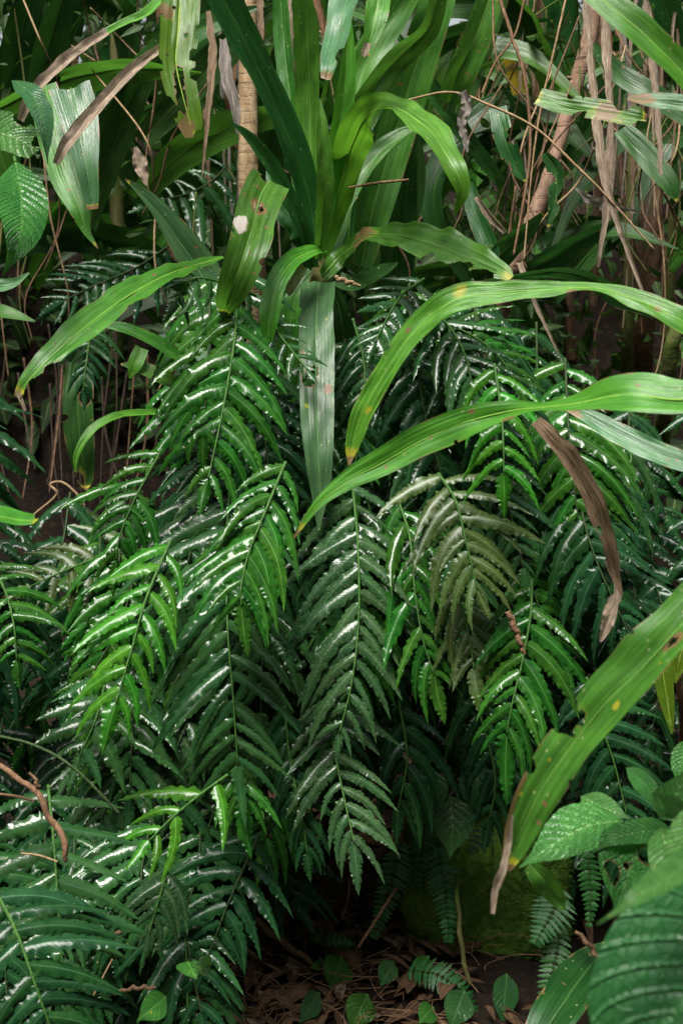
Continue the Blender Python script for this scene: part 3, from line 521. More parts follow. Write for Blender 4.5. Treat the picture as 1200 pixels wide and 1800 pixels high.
S('narrow green leaf arching from the top to a dry pink end at upper left', 'bright', [(305, -25, 2.1, 20, 40), (262, 22, 2.06, 20, 40), (222, 40, 2.04, 16, 40), (180, 62, 2.02, 14, 40)], fold=.6, mr=False, tip=('dryp', [(188, 56, 2.02, 14, 20), (140, 88, 2.0, 18, 20), (95, 125, 1.98, 20, 20), (58, 165, 1.97, 20, 10), (36, 212, 1.97, 14, 0)]))
S('straight dry pinkish strip leaning across the upper left leaves', 'dryp', [(286, 82, 2.05, 14, 10), (230, 125, 2.03, 20, 10), (165, 195, 2.0, 22, 10), (120, 250, 1.98, 22, 10), (98, 288, 1.98, 12, 0)], cat='dead leaf', name='dead_leaf', mr=False, fold=.7, wave=(.1, 3), brown=[(.8, .4, .03, .3)])
S('dark leaf with ragged outline hanging under the eye-spotted leaf', 'deep', [(875, 190, 2.6, 30, 0), (885, 240, 2.58, 36, 10), (905, 290, 2.58, 30, 0), (925, 320, 2.58, 4, 0)], bites=[(.4, 1, .1, .4), (.7, -1, .1, .3)])
S('olive ragged leaf hanging next to the pinkish leaning stem', 'deep', [(955, 270, 2.5, 14, 0), (975, 300, 2.5, 28, 10), (976, 350, 2.5, 26, 0), (962, 400, 2.5, 4, 0)], bites=[(.35, -1, .1, .4), (.6, 1, .1, .4)])
S('narrow blue green blade dropping behind the drooping rosette tip', 'deep', [(820, 325, 2.6, 26, 10), (842, 390, 2.58, 34, 10), (862, 440, 2.57, 30, 0), (872, 470, 2.57, 4, 0)], mr=False)
S('dark pointed blade rising right of the bitten leaf', 'deep', [(850, 480, 2.6, 40, 30), (885, 440, 2.58, 52, 30), (925, 405, 2.56, 36, 30), (955, 372, 2.55, 4, 30)], mr=False)
S('dark glossy blade slanting behind the leaning stem at right', 'deep', [(880, 520, 2.9, 36, 30), (950, 465, 2.88, 52, 35), (1025, 420, 2.86, 40, 35), (1090, 385, 2.85, 6, 30)], mr=False)
S('wide dark grey blade lying behind the arc, above the twisted leaf', 'pale', [(640, 590, 2.75, 30, -20), (668, 650, 2.72, 70, -25), (705, 715, 2.7, 76, -25), (740, 775, 2.7, 50, -20)], fold=.3, mr=False)
S('pale dry leaf edge glinting at the right of the leaning stem', 'dryg', [(1010, 330, 2.5, 3, 0), (1035, 350, 2.5, 16, 20), (1060, 358, 2.5, 22, 25), (1090, 365, 2.5, 12, 20), (1125, 375, 2.5, 2, 0)], cat='dead leaf', name='dead_leaf', mr=False, n=40, wave=(.3, 5))
S('grey shrivelled scrap of leaf hanging near the drooping rosette tip', 'dryg', [(812, 162, 2.2, 16, 0), (822, 185, 2.2, 20, 20), (810, 215, 2.2, 16, -10), (818, 250, 2.2, 12, 0), (821, 268, 2.2, 3, 0)], cat='dead leaf', name='dead_leaf', mr=False, n=50, wave=(.4, 6), fold=.6)
S('tan dead leaf scrap hanging in the shade left of the pale trunk', 'dryp', [(238, 258, 2.7, 6, 0), (246, 285, 2.7, 26, 10), (252, 305, 2.7, 20, 0), (258, 326, 2.7, 4, 0)], cat='dead leaf', name='dead_leaf', mr=False, n=40, wave=(.3, 6))
S('narrow green leaf end curling at the foot of the speckled broad leaf', 'strap', [(930, 1520, 2.1, 26, 20), (955, 1545, 2.1, 44, 25), (980, 1580, 2.12, 30, 20), (990, 1600, 2.12, 5, 10)], n=50)
S('dark thick blade lying on the ground at bottom right', 'deep', [(940, 1840, 2.1, 60, -20), (985, 1770, 2.15, 90, -25), (1035, 1700, 2.25, 80, -25), (1075, 1660, 2.3, 20, -20)], fold=.1)

# ================================================================== FERN FRONDS IN FRONT
f = frond
f('upper left glossy fern frond hanging below the white-spotted leaf', [(418, 525, 2.2), (412, 600, 2.17), (393, 715, 2.13), (366, 842, 2.1)], (118, 118), 'pinna', sp=30, ang=(58, 42), prof=[(0, .75), (.3, 1.05), (.7, .95), (1, .45)], tipL=70)
f('bright centre-left fern frond with its stalk curving down left', [(502, 812, 2.1), (470, 890, 2.05), (438, 970, 2.02), (424, 1030, 2.0), (424, 1065, 2.0)], (118, 130), 'pinna', sp=27, ang=(48, 40), prof=[(0, .7), (.3, 1), (.7, .9), (1, .6)], tipL=90, facing=(.1, .5))
f('large silvery fern frond spreading left beneath the bright one', [(404, 860, 2.22), (398, 960, 2.18), (400, 1100, 2.13), (410, 1230, 2.1), (418, 1345, 2.1)], (190, 150), 'pinnas', sp=31, ang=(52, 42), prof=[(0, .9), (.35, 1), (.7, .8), (1, .5)], tipL=110, style='mid', wd=.92, facing=(-.1, 1.0))
f('bright green fern frond reaching down at far left centre', [(300, 950, 2.06), (258, 1050, 2.0), (232, 1140, 1.97), (204, 1235, 1.95)], (112, 88), 'pinnab', sp=38, ang=(52, 40), prof=[(0, .9), (.4, 1), (1, .7)], tipL=92, jit=.8)
f('long grey lichened fern frond hanging down the very centre', [(618, 840, 2.25), (629, 960, 2.2), (630, 1090, 2.17), (618, 1200, 2.15), (596, 1290, 2.14)], (158, 118), 'pinnal', sp=31, ang=(48, 44), prof=[(0, .8), (.35, 1), (.75, .75), (1, .35)], tipL=50)
f('green fern frond with downswept leaflets just right of centre', [(700, 880, 2.24), (720, 945, 2.21), (729, 1040, 2.18), (742, 1120, 2.16), (762, 1185, 2.15)], (128, 96), 'pinna', sp=32, ang=(40, 36), prof=[(0, .9), (.4, 1), (1, .5)], tipL=90)
f('olive speckled fern frond arching at right of centre', [(770, 832, 2.14), (800, 880, 2.1), (818, 950, 2.08), (838, 1035, 2.07)], (128, 118), 'pinnao', sp=24, ang=(66, 38), prof=[(0, .9), (.4, 1), (1, .45)], tipL=60)
f('lower olive fern frond ending in a grey withered tip', [(800, 1035, 2.16), (815, 1080, 2.15), (826, 1130, 2.14), (832, 1175, 2.13)], (92, 92), 'pinnao', sp=25, ang=(45, 38), tipL=80)
f('green fern frond hanging at right beneath the dry brown leaf', [(934, 1020, 2.15), (932, 1080, 2.12), (918, 1160, 2.1), (900, 1235, 2.08), (890, 1290, 2.08)], (112, 128), 'pinna', facing=(0, .9), sp=31, ang=(56, 42), prof=[(0, .8), (.35, 1), (1, .55)], tipL=130)
f('dark lichen-spotted fern frond low in the centre', [(572, 1225, 2.22), (588, 1320, 2.18), (604, 1400, 2.15), (622, 1480, 2.13)], (110, 142), 'pinnal', facing=(0, 1.0), sp=28, ang=(66, 40), prof=[(0, .9), (.4, 1), (1, .45)], tipL=90)
f('short green fern frond hanging below the silvery one', [(412, 1320, 2.14), (420, 1370, 2.12), (426, 1410, 2.11)], (110, 100), 'pinna', sp=28, ang=(42, 30), tipL=100)
f('small bright fern frond pointing down left near the bottom', [(400, 1362, 2.05), (350, 1398, 2.02), (300, 1440, 2.0), (262, 1478, 1.98)], (128, 112), 'pinnab', sp=40, ang=(52, 46), prof=[(0, 1), (.5, .8), (1, .5)], tipL=66, jit=.7)
f('small dark lichened fern frond below the bright low one', [(296, 1520, 2.1), (283, 1570, 2.08), (262, 1640, 2.07)], (100, 96), 'pinnal', sp=24, ang=(48, 36), prof=[(0, 1), (1, .3)], tipL=40)
f('long grey green fern frond on the lower left with a straight stalk', [(85, 1380, 2.0), (94, 1470, 1.96), (102, 1580, 1.93), (110, 1710, 1.92)], (140, 150), 'pinnas', sp=46, ang=(70, 58), style='wide', tipL=100, wd=.95)
f('glossy dark green fern frond filling the bottom left corner', [(-10, 1560, 1.75), (30, 1640, 1.72), (62, 1730, 1.7), (98, 1830, 1.7)], (150, 165), 'pinnad', sp=31, ang=(68, 55), prof=[(0, 1), (1, .8)], style='mid')
f('green fern frond on the bottom edge left of the leaf litter', [(320, 1600, 2.2), (328, 1690, 2.16), (330, 1830, 2.14)], (112, 128), 'pinnas', sp=34, ang=(58, 50), prof=[(0, .9), (1, .8)])
f('green fern frond hanging over the dark hollow at left', [(285, 790, 2.3), (240, 872, 2.26), (212, 940, 2.24), (205, 985, 2.24)], (86, 108), 'pinna', sp=26, ang=(62, 44), prof=[(0, .9), (1, .6)])
f('drab brownish fern frond running left across the dark hollow', [(230, 950, 2.45), (170, 980, 2.42), (110, 1005, 2.4), (55, 1030, 2.38)], (92, 100), 'pinnao', sp=32, ang=(70, 50), prof=[(0, 1), (1, .6)])
f('grey glossy fern frond at top centre right with drooping leaflets', [(745, 490, 2.3), (705, 520, 2.25), (680, 560, 2.22), (660, 600, 2.2)], (66, 86), 'pinnas', sp=20, ang=(52, 48), prof=[(0, 1), (1, .8)], style='wide', facing=(0, .9))
f('glossy fern frond tucked under the long arc leaf at right', [(760, 540, 2.3), (800, 590, 2.24), (822, 640, 2.2), (830, 700, 2.18)], (112, 110), 'pinnas', sp=22, ang=(60, 36), prof=[(0, 1), (1, .6)], facing=(-.2, .9))
f('shiny fern frond arching above the twisted leaf', [(700, 590, 2.34), (750, 570, 2.3), (810, 580, 2.26), (870, 620, 2.24), (905, 670, 2.22)], (80, 100), 'pinna', sp=24, ang=(66, 44), facing=(0, .9))
f('bright fern frond passing behind the twisted leaf with a broad end leaflet', [(868, 640, 2.1), (880, 720, 2.07), (884, 780, 2.05), (885, 832, 2.04)], (92, 90), 'pinnab', sp=32, ang=(60, 52), prof=[(0, 1), (1, .75)], tipL=76, style='narrow', jit=.8, wd=1.15)
f('dark fern frond behind the speckled broad leaf at lower right', [(1030, 1190, 2.3), (1050, 1260, 2.28), (1078, 1340, 2.27), (1100, 1430, 2.26)], (110, 110), 'pinnad', sp=30, ang=(62, 48))
f('bluish fern frond in shade under the silvery slanting leaf', [(1110, 780, 2.5), (1105, 850, 2.48), (1095, 930, 2.46)], (90, 100), 'pinnas', sp=26, ang=(30, 25), style='narrow', facing=(0, .7))
f('small dark fern frond hanging in front of the dull eaten leaf', [(160, 570, 2.55), (156, 610, 2.53), (150, 660, 2.52), (148, 685, 2.52)], (64, 62), 'pinnad', sp=14, ang=(66, 40), prof=[(0, 1), (1, .4)])
f('dark fern frond reaching left above the hollow', [(300, 430, 3.0), (240, 470, 2.95), (170, 500, 2.9), (110, 530, 2.88)], (80, 90), 'pinnad', sp=20, ang=(62, 46), style='narrow', rm='rachisd')
f('blue-black fern frond in the shade left of the pale trunk', [(400, 290, 3.0), (370, 320, 2.97), (330, 340, 2.95), (290, 350, 2.93)], (60, 130), 'pinnas', sp=22, ang=(80, 80), style='narrow', rm='rachisd')
f('dark fern frond over the left edge in the middle', [(-20, 985, 2.1), (10, 1040, 2.08), (25, 1100, 2.06), (30, 1160, 2.06)], (70, 90), 'pinna', sp=24, ang=(72, 60))
f('dark fern frond hanging from the right of the arc leaf', [(640, 860, 2.4), (665, 950, 2.38), (690, 1050, 2.36), (700, 1180, 2.35)], (110, 120), 'pinnad', sp=30, ang=(50, 40))
f('fern frond with drooping leaflets right of the hanging pale leaf', [(620, 560, 2.4), (640, 640, 2.38), (640, 740, 2.36), (620, 830, 2.35)], (80, 90), 'pinnad', sp=26, ang=(60, 44))
f('green fern frond between the pale hanging leaf and the upper left frond', [(470, 560, 2.24), (500, 600, 2.22), (540, 650, 2.2)], (60, 60), 'pinnas', sp=20, ang=(60, 40))
f('fern frond arching out over the white-spotted leaf foot', [(450, 520, 2.3), (400, 500, 2.25), (340, 490, 2.2), (310, 530, 2.18)], (50, 80), 'pinnas', sp=24, ang=(70, 50), facing=(0, .9))
f('dusky fern frond left of the low bright one', [(190, 1180, 2.3), (170, 1260, 2.26), (140, 1330, 2.24)], (100, 110), 'pinnas', sp=34, ang=(60, 45), style='wide')
f('low fern frond hanging by the dark opening', [(500, 1240, 2.2), (510, 1340, 2.18), (530, 1430, 2.17), (540, 1500, 2.17)], (80, 90), 'pinnad', sp=28, ang=(46, 34))
f('fern frond hanging left of the mossy rock', [(700, 1230, 2.35), (715, 1330, 2.33), (700, 1420, 2.32)], (100, 110), 'pinnad', sp=32, ang=(48, 38))
f('fern frond hanging in front of the mossy rock top', [(820, 1190, 2.35), (850, 1280, 2.33), (870, 1370, 2.32), (860, 1440, 2.32)], (100, 110), 'pinnad', sp=32, ang=(52, 40))

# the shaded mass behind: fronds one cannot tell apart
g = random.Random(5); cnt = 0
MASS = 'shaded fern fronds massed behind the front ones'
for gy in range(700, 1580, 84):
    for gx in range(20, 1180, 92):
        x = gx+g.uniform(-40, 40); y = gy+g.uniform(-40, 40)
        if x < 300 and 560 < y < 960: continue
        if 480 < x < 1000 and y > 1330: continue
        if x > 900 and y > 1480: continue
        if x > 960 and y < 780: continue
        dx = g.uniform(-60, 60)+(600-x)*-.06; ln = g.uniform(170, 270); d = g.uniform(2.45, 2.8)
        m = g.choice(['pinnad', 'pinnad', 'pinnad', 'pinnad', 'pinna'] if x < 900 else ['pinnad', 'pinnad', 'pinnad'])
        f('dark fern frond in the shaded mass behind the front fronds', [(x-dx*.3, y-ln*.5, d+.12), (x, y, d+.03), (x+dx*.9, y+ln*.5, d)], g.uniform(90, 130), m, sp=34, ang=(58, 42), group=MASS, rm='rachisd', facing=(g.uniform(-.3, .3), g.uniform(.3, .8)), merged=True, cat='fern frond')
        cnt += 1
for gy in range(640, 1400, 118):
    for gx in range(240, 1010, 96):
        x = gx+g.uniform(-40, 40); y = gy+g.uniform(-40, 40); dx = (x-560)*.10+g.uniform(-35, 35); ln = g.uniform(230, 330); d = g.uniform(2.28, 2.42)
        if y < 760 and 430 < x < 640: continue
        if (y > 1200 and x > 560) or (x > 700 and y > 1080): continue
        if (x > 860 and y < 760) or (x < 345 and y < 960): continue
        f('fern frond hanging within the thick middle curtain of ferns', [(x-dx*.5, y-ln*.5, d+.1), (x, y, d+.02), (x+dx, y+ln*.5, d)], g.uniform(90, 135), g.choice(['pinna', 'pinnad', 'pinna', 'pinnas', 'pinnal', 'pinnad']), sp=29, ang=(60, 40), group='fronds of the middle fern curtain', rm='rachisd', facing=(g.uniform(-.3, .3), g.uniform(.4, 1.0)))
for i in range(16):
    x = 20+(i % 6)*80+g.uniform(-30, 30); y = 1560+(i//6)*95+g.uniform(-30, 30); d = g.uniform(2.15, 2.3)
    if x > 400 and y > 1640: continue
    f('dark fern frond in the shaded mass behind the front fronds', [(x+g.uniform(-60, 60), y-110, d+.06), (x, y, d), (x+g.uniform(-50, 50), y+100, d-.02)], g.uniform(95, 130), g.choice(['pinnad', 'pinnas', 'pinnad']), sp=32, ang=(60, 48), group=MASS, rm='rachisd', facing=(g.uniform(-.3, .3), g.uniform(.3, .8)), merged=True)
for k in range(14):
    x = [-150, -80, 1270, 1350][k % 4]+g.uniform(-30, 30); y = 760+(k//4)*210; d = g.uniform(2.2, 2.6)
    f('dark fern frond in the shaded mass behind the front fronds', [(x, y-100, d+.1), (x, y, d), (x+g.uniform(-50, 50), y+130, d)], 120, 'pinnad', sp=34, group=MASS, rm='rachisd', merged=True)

# ================================================================== TRUNKS, STEMS, DRY STRIPS, TWIGS
def T_(name, label, cat, ctrl, mat, group=None, k=10, rough=.12, n=60, parent=None):
    C = spline([(x, y, d, r) for x, y, d, r in ctrl], n); X = np.array([P(*c[:3]) for c in C]); sd_ = nseed(); gg = np.random.default_rng(sd_)
    for a in range(3): X[:, a] += .0015*np.sin(np.linspace(0, 20, n)+gg.random()*6)*(C[:, 3]*300/FOC > .4)
    o = tube(name, X, np.maximum(C[:, 3]*C[:, 2]/FOC, .0004), M[mat], parent, k=k, rough=rough, seed=sd_)
    return tag(o, label, cat, group) if parent is None else o
def trunk_thing(label, ctrl, mat, nodes=6, cat='tree'):
    root = empty('slender_tree', P(*ctrl[-1][:3]), label, cat)
    T_('trunk', None, None, ctrl, mat, parent=root, k=14, rough=.1, n=90)
    C = spline([(x, y, d, r) for x, y, d, r in ctrl], 40)
    for q in range(nodes):
        c = C[3+int(q*34/nodes)]; s_ = -1 if q % 2 else 1
        T_('snag', None, None, [(c[0]+s_*c[3]*.5, c[1], c[2], c[3]*.4), (c[0]+s_*c[3]*1.35, c[1]-6, c[2]-.01, c[3]*.18)], mat, parent=root, n=6, k=6)
    return root
trunk_thing('pale smooth trunk ringed with leaf scars behind the rosette', [(432, -80, 2.75, 15), (436, 60, 2.75, 16), (437, 200, 2.75, 17), (436, 330, 2.76, 18), (450, 480, 2.8, 18), (455, 800, 3.0, 18), (460, 1150, 3.3, 19)], 'trunk')
trunk_thing('leaning pinkish stem crossing from the top to the arc leaf at right', [(1045, -60, 2.9, 14), (1036, 60, 2.9, 14), (1010, 155, 2.88, 13), (978, 260, 2.86, 12), (950, 350, 2.86, 14), (915, 440, 2.86, 15), (895, 490, 2.88, 15), (860, 640, 3.0, 15), (850, 900, 3.2, 16)], 'trunkp')
trunk_thing('dark reddish brown trunk standing behind the right-hand arc leaf', [(1150, -60, 3.3, 15), (1152, 150, 3.3, 17), (1145, 330, 3.3, 19), (1140, 480, 3.3, 20), (1128, 600, 3.35, 20), (1120, 700, 3.5, 22)], 'trunkd')
trunk_thing('slim mossy trunk just left of the reddish brown one', [(1118, 200, 3.2, 8), (1108, 330, 3.2, 9), (1104, 480, 3.2, 10), (1102, 600, 3.25, 11), (1100, 700, 3.4, 11)], 'trunkg')
trunk_thing('greenish stump-like stem at the right edge below the arc leaf', [(1190, 560, 2.9, 12), (1180, 610, 2.9, 13), (1170, 670, 2.95, 14), (1162, 780, 3.1, 14)], 'trunkg', nodes=2)
trunk_thing('thin upright cane at the right edge beside the yellowing leaf', [(1188, 1080, 2.0, 5), (1192, 1180, 2.02, 6), (1198, 1290, 2.1, 6), (1200, 1500, 2.3, 7)], 'trunkd', nodes=3)
g = random.Random(11)
for i, (x, r) in enumerate([(40, 10), (118, 7), (205, 12), (300, 9), (350, 7), (500, 10), (640, 8), (770, 10), (985, 9), (1050, 7), (1185, 9), (1245, 14), (-60, 14), (1330, 14)]):
    d = g.uniform(3.5, 4.4); a = g.uniform(-40, 40)
    T_('understory_stem', 'thin dark stem standing far back in the thicket', 'stem', [(x+a, -100, d, r*.8), (x+a*.3, 200, d, r), (x-a*.3, 500, d+.05, r*1.1), (x-a*.5, 640, d+.1, r*1.15)], g.choice(['trunkd', 'trunkd', 'trunkg']), 'thin stems far back in the thicket')
for i in range(44):       # pale hanging aerial strips round the stems at right and near the pale trunk
    x = g.choice([g.uniform(1020, 1200), g.uniform(1020, 1200), g.uniform(360, 420), g.uniform(470, 530), g.uniform(860, 960)]); d = g.uniform(2.9, 3.3); y0 = g.uniform(-60, 120); l = g.uniform(200, 480)
    o, _ = blade('dry_strip', [(x, y0, d, 7, 0), (x+g.uniform(-12, 12), y0+l*.4, d, g.uniform(4, 9), g.uniform(-50, 50)), (x+g.uniform(-25, 25), y0+l, d, 2, g.uniform(-50, 50))], g.choice(['dry', 'dryp', 'dryd', 'dryg']), n=50, K=6, fold=.9, wave=(.4, 5))
    tag(o, 'thin withered leaf strip hanging among the stems behind', 'dead leaf', 'withered strips hanging among the stems behind')
D = lambda label, ctrl, mat='dry', **kw: tag(blade('dry_strip', ctrl, mat, n=80, K=8, fold=.9, wave=(.12, 2.3), jag=.12, **kw)[0], label, 'dead leaf')
D('long straight dry strip hanging from the top right past the eye-spotted leaf', [(1028, -40, 2.3, 16, 10), (1040, 100, 2.28, 14, 30), (1058, 280, 2.25, 17, 10), (1090, 400, 2.24, 11, 30), (1128, 512, 2.23, 5, 0)], 'dryp')
D('second dry strip hanging from the top right, folded double halfway', [(1058, -40, 2.4, 12, 0), (1068, 90, 2.38, 17, 20), (1076, 200, 2.36, 14, 40), (1070, 330, 2.36, 15, 10), (1050, 470, 2.36, 5, 0)], 'dryp')
D('shorter dry strip hanging at the right edge to a blunt end', [(1130, 10, 2.4, 5, 0), (1144, 90, 2.38, 11, 10), (1158, 220, 2.36, 11, 20), (1160, 308, 2.35, 6, 0)], 'dryp')
D('pointed pale dry strip hanging left of the pale trunk', [(366, 20, 2.5, 8, 0), (376, 90, 2.48, 16, 20), (368, 180, 2.46, 11, 10), (355, 312, 2.45, 2, 0)], 'dry')
D('broad ragged dry strip pressed along the left of the pale trunk', [(392, 70, 2.6, 14, 0), (400, 130, 2.58, 22, 10), (412, 190, 2.57, 18, -10), (418, 235, 2.57, 5, 0)], 'dryg')
D('curled dry strip hanging right of the pale trunk', [(505, -30, 2.55, 12, 0), (514, 60, 2.54, 14, 40), (510, 150, 2.54, 12, 10), (522, 290, 2.55, 5, 10)], 'dryp')
D('thin tan strip near the dark upright leaf at the top centre', [(455, -30, 2.65, 10, 0), (458, 40, 2.64, 12, 0), (460, 85, 2.64, 4, 0)], 'dry')
D('reddish curled strip hanging beside the shiny leaf at the top centre', [(552, -30, 2.3, 8, 0), (565, 20, 2.28, 16, 30), (575, 70, 2.27, 8, 20), (577, 95, 2.27, 3, 0)], 'dryd')
D('short pale strip standing under the stem crossing at upper right', [(838, 345, 2.4, 12, 20), (860, 375, 2.4, 14, 30), (888, 408, 2.4, 9, 20)], 'dryp')
D('thin pinkish dry blade slanting down to a point right of the arc leaf', [(913, 462, 2.15, 12, 0), (935, 520, 2.13, 8, 10), (962, 580, 2.12, 6, 10), (988, 636, 2.12, 1, 0)], 'dryp')
D('brown dry strip slanting behind the small hanging leaf at upper left', [(420, 60, 2.9, 8, 0), (405, 170, 2.88, 18, 20), (415, 260, 2.88, 6, 0)], 'dryd')
for i in range(95):
    x = g.choice([g.uniform(820, 1230), g.uniform(820, 1230), g.uniform(-20, 560)]); y0 = g.uniform(-80, 350); l = g.uniform(150, 460); d = g.uniform(2.7, 3.4); b = g.gauss(0, 90)
    T_('vine', 'thin brown vine tangled among the stems behind', 'vine', [(x, y0, d, 1.6), (x+b*.5+g.uniform(-30, 30), y0+l*.4, d+g.uniform(-.1, .1), 1.8), (x+b*.9+g.uniform(-30, 30), y0+l*.75, d, 1.4), (x+b+g.uniform(-30, 30), y0+l, d, 1)], g.choice(['twig', 'twigl', 'trunkd', 'trunkg']), 'thin vines tangled among the stems behind', k=5, n=40)
TW = lambda label, ctrl, mat='twig': T_('twig', label, 'twig', ctrl, mat, k=6, rough=.3)
TW('long bent twig slanting across the upper right to the dry strips', [(700, 180, 2.3, 2), (790, 162, 2.28, 2), (860, 185, 2.26, 2.4), (940, 225, 2.25, 2.4), (1010, 290, 2.24, 2.4), (1070, 350, 2.24, 2), (1150, 440, 2.24, 1.4)], 'twigl')
TW('thin pale stem falling from the top past the dead yellow leaf', [(1000, -30, 2.4, 2), (975, 80, 2.38, 2), (950, 190, 2.38, 2), (934, 300, 2.38, 1.6), (920, 460, 2.38, 1.6)], 'twigl')
TW('reddish vine hanging down beside the dead yellow leaf', [(872, -30, 2.45, 3.5), (893, 50, 2.44, 3.4), (918, 120, 2.43, 3), (930, 210, 2.43, 3), (928, 300, 2.43, 2.5), (902, 450, 2.43, 2)], 'twig')
TW('forked thin twig branching left from the reddish vine', [(925, -20, 2.5, 2), (905, 60, 2.5, 2), (870, 110, 2.49, 2), (846, 165, 2.48, 2)], 'twig')
TW('short orange twig lying across the backlit leaf base', [(612, 330, 2.35, 2), (660, 322, 2.34, 2.4), (718, 316, 2.34, 2)], 'twig')
TW('short tan twig beside the foot of the rosette', [(588, 488, 2.3, 4), (612, 496, 2.3, 4), (634, 503, 2.3, 2)], 'twigl')
TW('thick reddish branch slanting in from the left edge above the grey ferns', [(-30, 1335, 1.85, 5), (30, 1365, 1.84, 5.5), (68, 1400, 1.83, 6), (90, 1440, 1.83, 6), (112, 1478, 1.82, 6), (118, 1515, 1.82, 4)])
TW('short fork standing up from the thick reddish branch', [(64, 1396, 1.84, 4), (66, 1375, 1.83, 3.4), (52, 1358, 1.83, 2)])
TW('thin twig branching under the thick reddish branch', [(0, 1396, 1.9, 2.5), (30, 1400, 1.87, 2.5), (62, 1408, 1.84, 2.5)])
TW('light twig crossing the straight stalk of the lower left frond', [(38, 1500, 1.85, 2), (70, 1504, 1.85, 2.2), (102, 1515, 1.85, 2)], 'twigl')
TW('brown withered leaflet stalk hanging in the right-hand frond', [(893, 1076, 2.05, 5), (903, 1100, 2.05, 6), (912, 1125, 2.05, 5), (921, 1150, 2.05, 3)])
TW('long dark stalk arching over the lower left ferns', [(-20, 1290, 2.0, 3), (60, 1310, 2.0, 3), (130, 1350, 1.98, 3), (210, 1430, 1.98, 3)], 'rachisd')
TW('straw-coloured stem lying over the bottom left ferns', [(162, 1755, 1.9, 1.6), (180, 1720, 1.9, 1.6), (198, 1686, 1.9, 1.6)], 'twigl')
TW('orange root lying on the litter at the bottom', [(388, 1764, 2.35, 9), (410, 1782, 2.35, 9), (440, 1815, 2.35, 8)])
TW('dark branch lying across the leaf litter below the dark opening', [(440, 1610, 2.6, 6), (490, 1650, 2.58, 7), (530, 1680, 2.56, 6), (560, 1700, 2.55, 4)])
TW('thin forked twig on the litter left of the ground leaves', [(418, 1655, 2.55, 3), (455, 1685, 2.54, 3), (494, 1708, 2.53, 2.5)])
TW('brown twig lying between ferns near the bottom left', [(195, 1648, 2.1, 3.4), (215, 1636, 2.1, 4), (230, 1625, 2.1, 3)])
TW('pale brown twig poking right near the bottom left leaves', [(208, 1742, 2.1, 3), (240, 1736, 2.1, 4), (274, 1736, 2.1, 3)])
TW('thin green stem rising in front of the mossy stone', [(802, 1540, 2.45, 4), (806, 1610, 2.44, 4.5), (812, 1670, 2.44, 4.5), (824, 1730, 2.44, 4)], 'trunkg')
TW('crossed twig standing by the small ferns right of the mossy stone', [(1012, 1638, 2.25, 4), (1035, 1662, 2.24, 4.5), (1062, 1704, 2.24, 3)])
TW('thin twig crossing behind it beside the mossy stone', [(1010, 1697, 2.3, 3), (1050, 1680, 2.3, 3), (1095, 1650, 2.3, 2)])
TW('thin slanting twig left of the mossy stone', [(700, 1556, 2.5, 2.5), (665, 1610, 2.48, 3), (630, 1665, 2.47, 2.5)])
TW('red-brown thin root hanging above the litter', [(614, 1546, 2.6, 2), (612, 1580, 2.6, 2.2), (600, 1615, 2.6, 2)])
for i in range(20):       # roots in the dark hollow on the left
    x = g.uniform(-30, 330); d = g.uniform(3.0, 3.35); y0 = g.uniform(560, 700); y1 = g.uniform(800, 980)
    o = T_('hanging_root', 'thin brown root hanging in the dark hollow at left', 'root', [(x, y0, d+.1, 2.2), (x+g.uniform(-25, 25), (y0+y1)/2, d, g.uniform(1.2, 2.6)), (x+g.uniform(-50, 50), y1, d-.1, 1.2)], g.choice(['root', 'root', 'trunkd']), 'roots hanging in the dark hollow', k=6, rough=.3, n=24)
T_('curled_root', 'pale curled rootlet looping in the dark hollow', 'root', [(60, 905, 2.7, 2), (100, 870, 2.68, 2.5), (88, 852, 2.68, 2.5), (110, 848, 2.68, 2.4), (135, 868, 2.68, 2.4), (150, 890, 2.68, 1.6)], 'twigl', k=6)

# ================================================================== THICKET BEHIND
g = random.Random(21)
BL = 'dark strap leaf among the crowded thicket behind'; BG = 'strap leaves crowding the thicket behind'
def back_leaf(x, y, d, ang, ln, w, mat, bend):
    pts = []
    for q in (0, .33, .66, 1):
        a = R(ang)+R(bend)*q; pts.append((x+math.sin(a)*ln*q, y-math.cos(a)*ln*q, d-.15*q, w*[.6, 1, .85, .06][int(q*3.05)], g.uniform(-45, 45) if q == 0 else pts[0][4]+g.uniform(-12, 12)))
    root = empty('thicket_leaf', P(x, y, d), BL, 'leaf', BG)
    o, (X, N, Wd) = blade('blade', pts, mat, root, n=36, K=8, fold=.3, wave=(.06, 3)); midrib(X, N, Wd, ribm('back' if mat == 'back' else 'strap'), root)
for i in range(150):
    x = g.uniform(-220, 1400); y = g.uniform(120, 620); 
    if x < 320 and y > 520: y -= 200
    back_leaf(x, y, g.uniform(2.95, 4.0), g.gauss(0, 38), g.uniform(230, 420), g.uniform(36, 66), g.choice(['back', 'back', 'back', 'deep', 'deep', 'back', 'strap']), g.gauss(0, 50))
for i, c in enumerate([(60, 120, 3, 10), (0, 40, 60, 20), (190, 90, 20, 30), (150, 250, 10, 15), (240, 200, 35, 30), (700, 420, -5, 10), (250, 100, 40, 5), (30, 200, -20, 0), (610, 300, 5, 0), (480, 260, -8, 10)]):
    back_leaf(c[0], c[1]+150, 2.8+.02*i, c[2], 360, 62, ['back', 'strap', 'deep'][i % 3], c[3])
g2 = np.random.default_rng(3)
